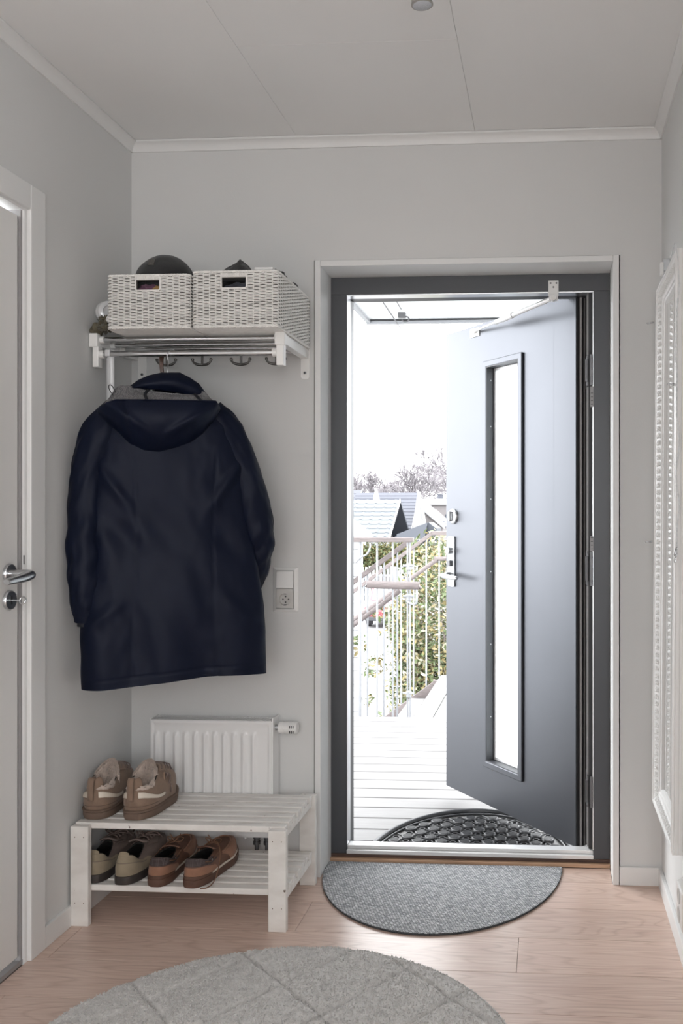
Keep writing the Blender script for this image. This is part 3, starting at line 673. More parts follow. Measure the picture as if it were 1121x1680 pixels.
leafcloud(mb, [(-1.80, 8.3, .0, .12, .15, .10, 1), (-1.66, 8.3, -.20, .13, .15, .13, 1.5), (-1.56, 8.3, .30, .10, .15, .08, .8), (-1.72, 8.3, -.52, .08, .1, .07, .5), (-1.58, 8.3, -.75, .10, .1, .12, .8), (-1.9, 8.3, .24, .08, .1, .05, .4)], 260, .036, 3, rn)
mb.build('foliage', [m_leafg, m_leafy, m_leafw], sh, kind='stuff')
mb = MB()
for _ in range(60):
    b_ = rn.choice(blobs[:7]); e_ = Vector((max(-1.3, b_[0]+rn.uniform(-.6, .6)*b_[3]), b_[1]+rn.uniform(-.6, .6)*b_[4], b_[2]+rn.uniform(-.3, .8)*b_[5])); s_ = Vector((-1.1+rn.uniform(-.3, .3), 8.6, GZ))
    mb.tube(bez([s_, s_.lerp(e_, .5)+Vector((rn.uniform(-.2, .2), 0, .2)), e_], 4), [.02*(1-i/9)+.003 for i in range(9)], 5)
mb.build('branch', m_twig, sh, kind='stuff')
org0()
# clipped hedge farther off
hg = thing('clipped_hedge', 'yellow-green clipped hedge in front of the tiled houses', 'hedge', (-7.2, 41.9, GZ))
mb = MB(); rn = random.Random(9)
leafcloud(mb, [(-9.6+i*1.1, 41.9+(i % 2)*.1, -1.0+.12*math.sin(i*1.3), 1.0, .5, .95, 1) for i in range(6)], 15000, .085, 2, rn)
mb.build('foliage', [m_hedge, m_leafg], hg, kind='stuff')
for i in range(6): MB().tube([(-9.6+i*1.1, 41.9, GZ), (-9.6+i*1.1+.1, 41.9, -1.0)], .06, 6).build('stem', m_twig, hg)
org0()
pf = thing('picket_fence', 'low white fence at the foot of the hedge', 'fence', (-7.4, 41.0, GZ))
for i in range(34):
    x = -9.6+i*.17; MB().box(x, x+.11, 41.0, 41.03, GZ, -1.24+.03*math.sin(i*2)).build('picket', m_houseW, pf)
MB().box(-9.6, -3.8, 41.035, 41.07, -1.7, -1.6).build('fence_rail', m_houseW, pf)
MB().box(-9.6, -3.8, 41.035, 41.07, -2.6, -2.5).build('fence_rail', m_houseW, pf)
org0()
# parked red car
CRX = -6.72
car = thing('red_car', 'red car parked on the paving, seen between the balusters', 'car', (-5.95, 34.2, GZ))
def cx_(a, b_, h): return (CRX+h, 32.3+a, GZ+b_)
body = [(0, .32), (0, .62), (.08, .80), (.9, .95), (1.5, 1.38), (3.0, 1.42), (3.7, 1.0), (4.1, .92), (4.15, .35), (3.6, .25), (.5, .25)]
MB().extrude(body, -.1, 1.6, cx_).build('body', m_red, car, bevel=.06)
MB().extrude([(.93, .98), (1.46, 1.36), (1.52, 1.36), (1.0, .98)], .02, 1.48, cx_).build('windscreen', m_carglass, car)
MB().box(CRX-.05, CRX+1.55, 32.26, 32.35, GZ+.28, GZ+.44).build('bumper', m_car, car, bevel=.03)
for a, h in ((.8, -.12), (3.3, -.12), (.8, 1.45), (3.3, 1.45)): MB().lathe([(.31, 0), (.32, .04), (.32, .14), (.31, .18)], (CRX+h, 32.3+a, GZ+.32), (1, 0, 0), 18).build('wheel', m_car, car)
for h in (.0, 1.2): MB().box(CRX+h, CRX+h+.28, 32.27, 32.30, GZ+.60, GZ+.74).build('headlight', m_carglass, car, bevel=.02)
org0()

# houses
def roof_house(name, label, R, ang, length, slope, run, mat_r, rows, wallm, tile=True, eave=.35, wallx=0.4, back=True, th=.12):
    """R = gable end of the ridge (world); the ridge runs from R along -x rotated by ang"""
    h = thing(name, label, 'house', (R[0], R[1], GZ))
    ca, sa = math.cos(ang), math.sin(ang)
    def T(l, d, z): return (R[0]-l*ca+d*sa*-1*-1*0-d*(-sa)*0+(-d*sa)*-1*-1*0+l*0+(-l*0)+(d*sa), R[1]-l*sa-d*ca, z)   # l along the ridge, d down the near slope
    n = rows; dr_ = run/n
    if tile:
        for i in range(n):
            d0, d1 = i*dr_, (i+1)*dr_+.03; z0, z1 = R[2]-d0*slope, R[2]-d1*slope+.0
            mb = MB(); mb.add([T(0, d0, z0), T(length, d0, z0), T(length, d1, z1+.035), T(0, d1, z1+.035), T(0, d1, z1-.01), T(length, d1, z1-.01)], [(0, 1, 2, 3), (3, 2, 5, 4)])
            nw = int(length/.55)
            for w_ in range(nw):
                l = .1+w_*.55; mb.add([T(l, d0, z0+.005), T(l+.10, d0, z0+.03), T(l+.2, d0, z0+.005), T(l, d1, z1+.04), T(l+.10, d1, z1+.085), T(l+.2, d1, z1+.04)], [(0, 1, 4, 3), (1, 2, 5, 4), (3, 4, 5)])
            mb.build('tile_course', mat_r, h)
    else:
        for i in range(n):
            d0, d1 = i*dr_, (i+1)*dr_+.02; MB().add([T(0, d0, R[2]-d0*slope), T(length, d0, R[2]-d0*slope), T(length, d1, R[2]-d1*slope+.04), T(0, d1, R[2]-d1*slope+.04), T(0, d1, R[2]-d1*slope-.02), T(length, d1, R[2]-d1*slope-.02)], [(0, 1, 2, 3), (3, 2, 5, 4)]).build('tile_course', mat_r, h)
    zr = R[2]-run*slope
    mb = MB().add([T(0, 0, R[2]-.005), T(length, 0, R[2]-.005), T(length, -run, zr), T(0, -run, zr), T(0, 0, R[2]-th), T(length, 0, R[2]-th), T(length, -run, zr-th), T(0, -run, zr-th)],
                  [(0, 1, 2, 3), (4, 7, 6, 5), (0, 3, 7, 4), (1, 5, 6, 2), (3, 2, 6, 7)])
    mb.build('far_roof_slope', m_slate, h)
    MB().add([T(-.06, 0, R[2]+.05), T(-.06, run+.02, zr+.05), T(-.06, run+.02, zr-.16), T(-.06, 0, R[2]-.16), T(0, 0, R[2]+.05), T(0, run+.02, zr+.05), T(0, run+.02, zr-.16), T(0, 0, R[2]-.16)],
             [(0, 1, 2, 3), (4, 7, 6, 5), (0, 4, 5, 1), (1, 5, 6, 2), (2, 6, 7, 3), (3, 7, 4, 0)]).build('verge_board', m_houseW, h)
    MB().add([T(-.06, 0, R[2]+.05), T(-.06, -run, zr+.05), T(-.06, -run, zr-.13), T(-.06, 0, R[2]-.13), T(0, 0, R[2]+.05), T(0, -run, zr+.05), T(0, -run, zr-.13), T(0, 0, R[2]-.13)],
             [(0, 1, 2, 3), (4, 7, 6, 5), (0, 4, 5, 1), (1, 5, 6, 2), (2, 6, 7, 3), (3, 7, 4, 0)]).build('verge_board', m_slate, h)
    g_ = [T(wallx, 0, R[2]-.15), T(wallx, run-eave, zr+eave*slope-.1), T(wallx, run-eave, GZ), T(wallx, -run+eave, GZ), T(wallx, -run+eave, zr+eave*slope-.1)]
    g2 = [T(length-wallx, 0, R[2]-.15), T(length-wallx, run-eave, zr+eave*slope-.1), T(length-wallx, run-eave, GZ), T(length-wallx, -run+eave, GZ), T(length-wallx, -run+eave, zr+eave*slope-.1)]
    MB().add(g_+g2, [(0, 1, 2, 3, 4), (9, 8, 7, 6, 5), (1, 6, 7, 2), (4, 3, 8, 9), (0, 5, 6, 1), (0, 4, 9, 5)]).build('wall', wallm, h)
    return h, T
hA, T = roof_house('tiled_house', 'nearest pale tiled house with a grey gable end', (-8.48, 50.0, 2.04), -.03, 20, .70, 7.2, m_roofpale, 22, m_render, wallx=1.0, eave=.8)
MB().lathe([(.14, 0), (.14, .12)], T(.90, 2.4, .05), (1, 0, 0), 16).build('gable_lamp', m_houseW, hA)
hB, T = roof_house('tiled_house.001', 'house with a long dark grey tiled roof behind the pale one', (-9.45, 64.0, 2.78), .0, 4.6, .75, 5.0, m_roofgrey, 16, m_render, tile=False)
hD, T = roof_house('tiled_house.002', 'farthest pale grey roof at the left of the doorway', (-16.2, 76.0, 3.3), .0, 16, .6, 5.0, m_roofgrey, 9, m_render, tile=False)
hC = thing('gabled_house', 'white gabled house with a pale roof sloping down to the right', 'house', (-7.5, 55, GZ))
A_, B_, C_, D_ = Vector((-7.74, 54, 1.63)), Vector((-6.4, 54, .46)), Vector((-6.55, 61.5, .40)), Vector((-8.95, 62, 2.35))
for i in range(10):
    t0, t1 = i/10, (i+1)/10+.01; q = [A_.lerp(B_, t0), D_.lerp(C_, t0), D_.lerp(C_, t1)+Vector((0, 0, .04)), A_.lerp(B_, t1)+Vector((0, 0, .04))]
    MB().add(q+[q[2]-Vector((0, 0, .07)), q[3]-Vector((0, 0, .07))], [(0, 1, 2, 3), (3, 2, 4, 5)]).build('tile_course', m_roofgrey, hC)
MB().extrude([(-7.78, 1.70), (-6.36, .48), (-6.36, .30), (-7.78, 1.50)], 53.9, 54, lambda a, b_, h: (a, h, b_)).build('verge_board', m_houseW, hC)
MB().extrude([(-7.74, 1.52), (-6.5, .42), (-6.5, GZ), (-7.9, GZ), (-7.9, 1.4)], 54.1, 61, lambda a, b_, h: (a, h, b_)).build('wall', m_render, hC)
org0()
def gable(nm, label, x, y, zt, half, zb, col, lean=0.0, dp=4):
    t = thing(nm, label, 'gable', (x, y, GZ))
    MB().extrude([(x, zt), (x-half*.85, zb), (x+half*1.1, zb)], y, y+dp, lambda a, b_, h: (a, h, b_)).build('gable_wall', col, t)
    MB().extrude([(x-half*.85, zb), (x+half*1.1, zb), (x+half*1.1, GZ), (x-half*.85, GZ)], y, y+dp, lambda a, b_, h: (a, h, b_)).build('lower_wall', col, t)
    MB().extrude([(x-.06, zt+.08), (x+.06, zt+.08), (x+half*1.1+.10, zb), (x+half*1.1, zb)], y-.05, y, lambda a, b_, h: (a, h, b_)).build('verge_trim', m_houseW, t)
    org0()
gable('white_gable', 'steep white gable left of the dark grey roof', -11.4, 57.6, 2.87, .36, 1.3, m_houseW, dp=.8)
gable('white_gable.001', 'steep white gable at the right end of the dark grey roof', -7.80, 52.4, 2.58, .30, .86, m_houseW, dp=1.2)
lw = thing('flat_roofed_building', 'low white flat-roofed building at the right horizon', 'building', (-6.2, 60, GZ))
MB().box(-9.8, 2, 70, 76, GZ, 1.95).build('wall', m_render, lw); MB().box(-10.0, 2.2, 69.8, 76.2, 1.95, 2.45).build('flat_roof', m_houseW, lw)
MB().lathe([(.25, 0), (.25, .3), (.3, .35), (.05, .4)], (-8.7, 71, 2.45), (0, 0, 1), 12).build('roof_vent', m_roofgrey, lw)
for xx in (-8.2, -7.2): MB().box(xx, xx+.5, 69.98, 70.02, .3, 1.2).build('window', m_slate, lw)
org0()
ds = thing('slate_roof_shed', 'small dark slate roof just above the clipped hedge', 'shed', (-6.6, 44.6, GZ))
for i in range(5):
    z = .80-.16*i; e_ = .10*i
    MB().add([(-6.05-e_*.2, 44.0-e_, z), (-7.6-e_*.2, 44.0-e_, z-.58), (-7.6-e_*.2, 43.9-e_, z-.16-.58), (-6.05-e_*.2, 43.9-e_, z-.16), (-7.6-e_*.2, 43.9-e_, z-.20-.58), (-6.05-e_*.2, 43.9-e_, z-.20)], [(0, 1, 2, 3), (3, 2, 4, 5)]).build('slate_course', m_slate, ds)
MB().extrude([(-7.7, .12), (-6.0, .80), (-5.6, .5), (-5.6, GZ), (-7.7, GZ)], 44.05, 46.0, lambda a, b_, h: (a, h, b_)).build('wall', m_slate, ds)
org0()
# near lower house at the left: pale clad gable with a downpipe
nh = thing('clad_house', 'white clad house with a steep gable at the far left, nearest of the houses', 'house', (-4.4, 12.6, GZ))
for i in range(24):
    z1 = 1.70-.195*i; xr = min(-2.70, -2.62-(z1-.92)/.8); MB().box(-7, xr, 12.60+.004*(i % 2), 12.75, z1-.19, z1).build('cladding_board', m_houseW, nh)
MB().box(-8, -4.5, 12.8, 18, GZ, 1.9).build('rear_wing', m_houseW, nh)
MB().extrude([(-2.58, .95), (-6.6, 4.15), (-6.6, 4.05), (-2.58, .84)], 12.3, 12.8, lambda a, b_, h: (a, h, b_)).build('roof_slope', m_houseW, nh)
MB().extrude([(-2.56, .97), (-6.6, 4.20), (-6.6, 4.0), (-2.56, .80)], 12.24, 12.3, lambda a, b_, h: (a, h, b_)).build('verge_board', m_houseW, nh)
org0()
# bare trees on the horizon
def bare_tree(label, x, y, h, seed, spread=.5):
    rn = random.Random(seed); t = thing('bare_tree', label, 'tree', (x, y, GZ)); tr_ = MB(); tw = MB()
    def grow(p, d, l, r, dep):
        q = p+d*l; (tr_ if dep < 2 else tw).tube([p, q], [r, r*.7], 4 if dep < 2 else 3, caps=False)
        if dep >= 6: return
        for _ in range(3 if dep > 0 else 5):
            nd = (d+Vector((rn.gauss(0, spread), rn.gauss(0, spread), rn.gauss(.06, .28)))).normalized()
            grow(p+d*l*rn.uniform(.6, 1), nd, l*rn.uniform(.62, .84), max(r*.6, .040), dep+1)
    grow(Vector((x, y, GZ)), Vector((0, 0, 1)), h*.34, h*.012, 0)
    tr_.build('trunk', m_twigfar, t); tw.build('twigs', m_twigfar, t, kind='stuff'); org0()
for i, (lab, x, y, h, s_) in enumerate((('leftmost bare tree on the horizon, low and faint', -22.6, 106, 10.5, 3), ('small bare tree between the two white gables on the horizon', -26.0, 134, 13, 4),
        ('tall spreading bare tree at the middle of the horizon', -17.4, 120, 15, 6), ('broad bare tree at the right of the horizon', -17.0, 146, 16.5, 8), ('bare tree partly behind the open door edge', -9.9, 104, 12.5, 11), ('low bare tree under the tall spreading one', -13.2, 84, 8.6, 14))):
    bare_tree(lab, x, y, h, s_)
org0()

# ================================================================ INSIDE: textiles on the floor
# half-round door mat
mt = thing('half_round_doormat', 'charcoal woven half-round doormat inside the entrance door', 'mat', (-.365, 2.9, 0))
def hm(a, k=0.0): return (-.366+(.413+k)*math.cos(a), 3.093-(.517+k)*math.sin(a))
def matfn(u, v):
    a = PI*u; x0_, y0_ = hm(a); cx, cy = -.366, 3.090
    return (cx+(x0_-cx)*v, cy+(y0_-cy)*v, .0075+.0006*noise.noise((x0_*v*30, y0_*v*30, 0)))
MB().grid(matfn, 90, 40).build('woven_top', m_mat, mt, smooth=60)
ed = MB(); ring_ = [hm(PI*i/90) for i in range(91)]
ed.extrude([hm(PI*i/90, -.001) for i in range(91)], .0004, .0068, lambda a, b_, h: (a, b_, h)); ed.build('rubber_backing', m_black, mt)
rn = random.Random(2); lo = MB()
n_ = 420
for i in range(n_):
    a = PI*(i+.5)/n_; p = hm(a, -.002); r_ = .0030*rn.uniform(.7, 1.25)
    lo.lathe([(.0005, -r_), (r_*.9, -r_*.5), (r_, 0), (r_*.8, r_*.7), (.0005, r_)], (p[0]+rn.uniform(-.001, .001), p[1]+rn.uniform(-.001, .001), .0045), (rn.uniform(-.5, .5), rn.uniform(-.5, .5), 1), 6)
lo.build('edge_loops', mat('edge_yarn', (.06, .065, .07), .95), mt, smooth=80, kind='stuff')
org0()
# round plush rug with quilted lozenges
rg = thing('round_rug', 'large round light grey plush rug with stitched lozenge pattern', 'rug', (-.640, 1.878, 0))
RC = Vector((-.640, 1.878)); RR = .594
def quilt(x, y):
    a = math.radians(53); b_ = math.radians(-45)
    u = -x*math.sin(a)+y*math.cos(a)+.004*noise.noise((x*9, y*9, 2)); v = -x*math.sin(b_)+y*math.cos(b_)+.004*noise.noise((x*9, y*9, 8))
    du = abs(((u-.085)/.19+.5) % 1-.5)*.19; dv = abs(((v-.235)/.29+.5) % 1-.5)*.29
    return max(math.exp(-(du/.006)**2)*.0095, math.exp(-(dv/.006)**2)*.0095)
def rugfn(u, v):
    a = 2*PI*u; r = RR*v; x = r*math.cos(a); y = r*math.sin(a)
    e_ = 1-max(0, (v-.965)/.035)**2.2
    z = .004+.0135*e_-quilt(x, y)*e_+.0022*noise.noise((x*120, y*120, 1))+.003*noise.noise((x*14, y*14, 5))
    return (RC.x+x, RC.y+y, max(.001, z))
MB().grid(rugfn, 620, 230, cu=True).build('pile', m_rug, rg, smooth=80)
MB().tube([(RC.x+(RR-.001)*math.cos(2*PI*i/120), RC.y+(RR-.001)*math.sin(2*PI*i/120), .005) for i in range(121)], .0042, 6, caps=False).build('bound_edge', m_rug, rg, smooth=60)
rn = random.Random(3); tf = MB()
for _ in range(60000):
    a = rn.uniform(0, 2*PI); r = RR*math.sqrt(rn.random())*.992; x, y = r*math.cos(a), r*math.sin(a)
    q = quilt(x, y); z = .0165-q+.003*noise.noise((x*14, y*14, 5))-.008*max(0, (r/RR-.965)/.035)**2
    t = rn.uniform(0, PI); l_ = .0022; dx, dy = math.cos(t)*l_, math.sin(t)*l_; ox, oy = rn.gauss(0, .0022), rn.gauss(0, .0022)
    X, Y = RC.x+x, RC.y+y
    tf.add([(X-dx, Y-dy, z-.001), (X+dx, Y+dy, z-.001), (X+ox+dx*.5, Y+oy+dy*.5, z+.0032), (X+ox-dx*.5, Y+oy-dy*.5, z+.0032)], [(0, 1, 2, 3)])
tf.build('pile_tufts', m_rug, rg, kind='stuff')
org0()

# ================================================================ SHOE BENCH
bn = thing('shoe_bench', 'white slatted shoe bench with chipped paint and a lower shelf', 'bench', (-1.105, 2.745, 0))
for x0, x1 in ((-1.434, -1.379), (-.829, -.775)):
    for y0, y1 in ((2.571, 2.592), (2.902, 2.922)):
        lg = MB().box(x0, x1, y0, y1, 0, .300).build('leg', m_bench, bn, bevel=.0018)
        if y0 < 2.6:
            nl = MB()
            for a, zz in ((.25, .268), (.75, .268), (.25, .07), (.75, .07)): nl.lathe([(.0018, 0), (.0012, .0005)], (x0+(x1-x0)*a, y0, zz), (0, -1, 0), 8)
            nl.build('nail_head', m_backing, lg, kind='stuff')
for zt in (.305, .1175):
    for x0, x1 in ((-1.424, -1.404), (-.806, -.787)):
        MB().box(x0, x1, 2.592, 2.902, zt-.040, zt-.0185).build('side_rail', m_bench, bn, bevel=.001)
    for k in range(7):
        y0 = 2.5935+k*.0449; y1 = y0+.031
        if zt < .2 or True:
            x0, x1 = -1.430+.002*(k % 2), -.784-.0015*(k % 3)
        MB().box(x0, x1, y0, y1, zt-.0182, zt).build('slat', m_bench, bn, bevel=.0018)
org0()

# ================================================================ RADIATOR
ra = thing('radiator', 'small white ribbed panel radiator below the coat, behind the bench', 'radiator', (-1.115, 2.90, .17))
RX0, RX1, RZ0, RZ1, RY = -1.3385, -.9235, .156, .5443, 2.902
def sm(x): x = max(0, min(1, x)); return x*x*(3-2*x)
def radfn(u, v):
    x = RX0+.004+(RX1-RX0-.012)*u; z = RZ0+.006+(RZ1-RZ0-.014)*v
    d = 0
    ex = min(u, 1-u)*(RX1-RX0); ez = min(v, 1-v)*(RZ1-RZ0)
    d += .0035*sm(ex/.008)*sm(ez/.010)
    zz = z; inz = sm((zz-(RZ0+.03))/.018)*sm(((RZ1-.036)-zz)/.018)
    k = (x-(RX0+.0192))/.03335; f_ = k-round(k)
    if -.5 < k < 11.5-1+.5 and 0 <= round(k) <= 10:
        prof_ = sm(1-abs(f_)*.03335/.0125)
        d -= .0095*prof_*inz
    return (x, RY+d, z)
MB().grid(radfn, 260, 60).build('ribbed_panel', m_rad, ra, smooth=170)
fm = MB().box(RX0, RX0+.0045, RY-.0005, RY+.012, RZ0+.0065, RZ1-.0085).box(RX1-.0085, RX1, RY-.0005, RY+.012, RZ0+.0065, RZ1-.0085).box(RX0, RX1, RY-.0005, RY+.012, RZ0, RZ0+.0065).box(RX0, RX1, RY-.0005, RY+.012, RZ1-.0085, RZ1)
fm.box(RX0, RX1, RY+.012, RY+.016, RZ0, RZ1); fm.build('panel_rim', m_rad, ra)
MB().box(RX1-.001, RX1+.0035, RY+.004, RY+.070, RZ0, RZ1+.010).build('side_panel', m_rad, ra, bevel=.001)
MB().box(RX0-.003, RX0+.001, RY+.004, RY+.070, RZ0, RZ1+.004).build('side_panel', m_rad, ra, bevel=.001)
MB().box(RX0, RX1, RY+.060, RY+.070, RZ0, RZ1-.01).build('rear_panel', m_rad, ra)
gr = MB().box(RX0+.003, RX1-.003, RY+.0025, RY+.010, RZ1-.003, RZ1+.001).box(RX0, RX1, RY+.058, RY+.066, RZ1-.003, RZ1+.001).build('top_grille', m_rad, ra)
gb = MB()
for k in range(44):
    x = RX0+.006+k*(RX1-RX0-.02)/43
    gb.extrude([(x, RY+.008), (x+.0042, RY+.008), (x+.0115, RY+.060), (x+.0073, RY+.060)], RZ1-.002, RZ1+.0005, lambda a, b_, h: (a, b_, h))
gb.build('grille_bar', m_rad, gr, kind='stuff')
MB().box(RX0+.01, RX1-.01, RY+.015, RY+.060, RZ1-.03, RZ1-.02).build('grille_shade_sheet', m_inside, gr)  # near-black sheet standing in for the shade below the grille bars
vv = MB().lathe([(.0095, 0), (.0095, .010), (.0125, .010), (.0125, .016)], (RX1+.004, 2.936, .517), (1, 0, 0), 20).build('valve_collar', m_steel, ra, smooth=40)
vb = MB().lathe([(.0185, .010), (.0195, .013), (.0200, .020), (.0200, .026), (.0192, .0265), (.0192, .028), (.0200, .0285), (.0205, .050), (.0205, .066), (.019, .072), (.013, .0745)], (RX1+.006, 2.936, .517), (1, 0, 0), 28).build('thermostat_knob', m_white, ra, smooth=35)
sl_ = MB()
for q, zz in ((0, .006), (0, -.010)):
    for k in range(3): sl_.box(RX1+.055+k*.0060, RX1+.0580+k*.0060, 2.9148, 2.9175, .517+zz-.004+(0 if zz > 0 else -.001), .517+zz+.004)
sl_.build('knob_slot', m_black, vb, kind='stuff')
for x in (-.985, -.949):
    MB().lathe([(.007, 0), (.007, .03), (.012, .03), (.012, .040), (.009, .041), (.009, .048), (.012, .049), (.012, .058), (.008, .06), (.008, .066)], (x, 2.935, .092), (0, 0, 1), 16).build('pipe_union', m_dsteel, ra, smooth=30)
    MB().tube([(x, 2.935, .0), (x, 2.935, .094)], .0065, 10).build('pipe', m_rad, ra, smooth=60)
MB().lathe([(.004, 0), (.004, .006), (.008, .006), (.008, .012)], (-1.02, 2.92, .145), (0, 0, 1), 10).build('drain_plug', m_rad, ra)
MB().box(-1.26, -1.235, RY+.069, W, .30, .45).build('wall_bracket', m_rad, ra)
org0()

# ================================================================ SWITCH AND SOCKETS
sw = thing('light_switch_and_socket', 'white wall plate with a rocker switch above a round socket, right of the coat', 'switch', (-.8975, W, .98))
def frame_plate(mb, x0, x1, z0, z1, y, inset, h):
    o = [(x0, z0), (x1, z0), (x1, z1), (x0, z1)]; i_ = [(x0+inset, z0+inset*.8), (x1-inset, z0+inset*.8), (x1-inset, z1-inset*.8), (x0+inset, z1-inset*.8)]
    vs = [(a, y, b_) for a, b_ in o]+[(a, y-h*.35, b_) for a, b_ in o]+[(a, y-h, b_) for a, b_ in i_]
    fs = []
    for k in range(4): j = (k+1) % 4; fs += [(k, j, 4+j, 4+k), (4+k, 4+j, 8+j, 8+k)]
    mb.add(vs, fs)
mb = MB(); frame_plate(mb, -.9415, -.8535, .9035, 1.0560, W, .0125, .0105); mb.build('cover_frame', m_white, sw, bevel=.0025)
mb = MB(); vs = [(-.9275, W-.010, .985), (-.8685, W-.010, .985), (-.8685, W-.010, 1.0435), (-.9275, W-.010, 1.0435), (-.9275, W-.0175, .9855), (-.8685, W-.0175, .9855), (-.8685, W-.0115, 1.0435), (-.9275, W-.0115, 1.0435)]
mb.add(vs, [(4, 5, 6, 7), (0, 1, 5, 4), (1, 2, 6, 5), (2, 3, 7, 6), (3, 0, 4, 7)]); mb.build('rocker', m_white, sw, bevel=.001)
so = MB()
def socket_face(mb, cx, cz, y, r, x0, x1, z0, z1):
    n = 32; vs = []; fs = []
    per = []
    for i in range(n):
        a = 2*PI*i/n; c_, s_ = math.cos(a), math.sin(a); k = min(abs((x1-cx)/c_) if c_ > 1e-6 else (abs((cx-x0)/c_) if c_ < -1e-6 else 9), abs((z1-cz)/s_) if s_ > 1e-6 else (abs((cz-z0)/s_) if s_ < -1e-6 else 9))
        per.append((cx+c_*k, cz+s_*k))
    for (a, b_) in per: vs.append((a, y, b_))
    for dy_, rr_ in ((0, r), (.002, r*.98), (.010, r*.93), (.010, .0005)):
        for i in range(n): a = 2*PI*i/n; vs.append((cx+rr_*math.cos(a), y+dy_, cz+rr_*math.sin(a)))
    for q in range(4):
        for i in range(n): j = (i+1) % n; fs.append((q*n+i, q*n+j, (q+1)*n+j, (q+1)*n+i))
    mb.add(vs, fs)
socket_face(so, -.898, .9465, W-.0135, .0205, -.9275, -.8685, .9165, .9835)
fc = so.build('socket_face', m_socket, sw, smooth=40)
ho = MB()
for a, b_ in ((-.009, 0), (.0105, 0), (0, .0095), (0, -.0100)): ho.lathe([(.0026, 0), (.0026, .001)], (-.898+a, W-.0032, .9465+b_), (0, -1, 0), 12)
ho.box(-.902, -.894, W-.0135, W-.0015, .9645, .9670).box(-.902, -.894, W-.0135, W-.0015, .9262, .9290)
ho.build('pin_hole', m_black, fc, kind='stuff')
org0()
ws = thing('double_wall_socket', 'white surface-mounted double socket low on the right wall', 'socket', (XR, 2.34, .22))
T = lambda a, b_, h: (XR-a, b_, h)
MB().extrude([(0, 2.275), (0, 2.405), (.022, 2.405), (.036, 2.385), (.036, 2.295), (.022, 2.275)], .163, .262, T).build('socket_body', m_white, ws, bevel=.004)
mb = MB()
for zz in (.188, .236): mb.lathe([(.0205, 0), (.0205, .001), (.018, .001), (.0165, -.006), (.001, -.006)], (XR-.0365, 2.345, zz), (-1, 0, 0), 24)
mb.build('socket_well', m_socket, ws, smooth=40, kind='stuff')
org0()

# ================================================================ CEILING LAMP
cl = thing('ceiling_spotlight', 'small grey spotlight bulb hanging from the ceiling', 'lamp', (-.288, 2.0, CZ))
ax = Vector((.10, .05, -1)).normalized(); bt = Vector((-.287, 2.0, 2.398))
MB().lathe([(.006, .075), (.011, .070), (.013, .052), (.0165, .044), (.0225, .018), (.0240, .004), (.0252, .002), (.0252, 0), (.0225, -.001)], bt, -ax, 32).build('bulb_housing', m_lamp, cl, smooth=35)
MB().lathe([(.0225, 0), (.0215, -.0012), (.0005, -.0016)], bt, -ax, 28, caps=False).build('lens', m_lens, cl, smooth=50)
MB().tube([bt-ax*.072, (-.296, 1.995, 2.49), (-.296, 1.995, CZ-.01)], .008, 12).build('stem', m_lamp, cl, smooth=60)
MB().lathe([(.045, 0), (.045, .008), (.040, .012)], (-.296, 1.995, CZ), (0, 0, -1), 32).build('ceiling_plate', m_white, cl, smooth=40)
org0()

# ================================================================ HAT RACK
hr = thing('hat_rack', 'white and chrome wall rack of tubes with coat hooks', 'rack', (-1.13, W, 1.78))
RF = 2.688   # front end of the arms
def arm(x0, x1, side):
    a = MB().box(x0, x1, RF+.012, W-.004, 1.768, 1.800)
    a.build('arm', m_rack, hr, bevel=.002)
    MB().box(x0-.003, x1+.003, RF, RF+.022, 1.763, 1.806).build('arm_end_cap', m_rack, hr, bevel=.003)
    dx = .006*side
    MB().box(x0+dx+.0015, x1+dx-.0015, RF+.004, RF+.030, 1.700, 1.766).build('rail_holder', m_rack, hr, bevel=.002)
arm(-1.4370, -1.4150, 1); arm(-.8440, -.8175, 0)
for x0, x1 in ((-1.418, -1.387), (-.8455, -.8155)):
    pl = [(x0, 1.81), (x0, 1.708), (x0+.003, 1.701), (x0+.010, 1.698), (x1-.010, 1.698), (x1-.003, 1.701), (x1, 1.708), (x1, 1.81)]
    p_ = MB().extrude(pl, W-.004, W-.0005, lambda a, b_, h: (a, h, b_)).build('wall_plate', m_rack, hr, bevel=.001)
    MB().lathe([(.0048, 0), (.0045, .002), (.002, .003)], ((x0+x1)/2, W-.004, 1.7205), (0, -1, 0), 14).build('screw', m_dsteel, p_, smooth=50)
TU = [(2.712, 1.7885, .0085), (2.785, 1.7850, .0075), (2.855, 1.7850, .0075), (2.93, 1.7850, .0075)]
for y, z, r in TU:
    MB().tube([(-1.417, y, z), (-.842, y, z)], r, 16).build('shelf_tube', m_chrome, hr, smooth=60)
    MB().tube([(-1.417, y, z), (-1.400, y, z)], r+.0025, 16).build('tube_socket', m_rack, hr, smooth=40)
    MB().tube([(-.852, y, z), (-.842, y, z)], r+.0025, 16).build('tube_socket', m_rack, hr, smooth=40)
MB().tube([(-1.410, 2.702, 1.741), (-.842, 2.702, 1.741)], .0095, 18).build('coat_rail', m_chrome, hr, smooth=60)
MB().tube([(-1.410, 2.702, 1.741), (-1.396, 2.702, 1.741)], .0125, 16).build('rail_socket', m_rack, hr, smooth=40)
MB().tube([(-.856, 2.702, 1.741), (-.842, 2.702, 1.741)], .0125, 16).build('rail_socket', m_rack, hr, smooth=40)
hook = None
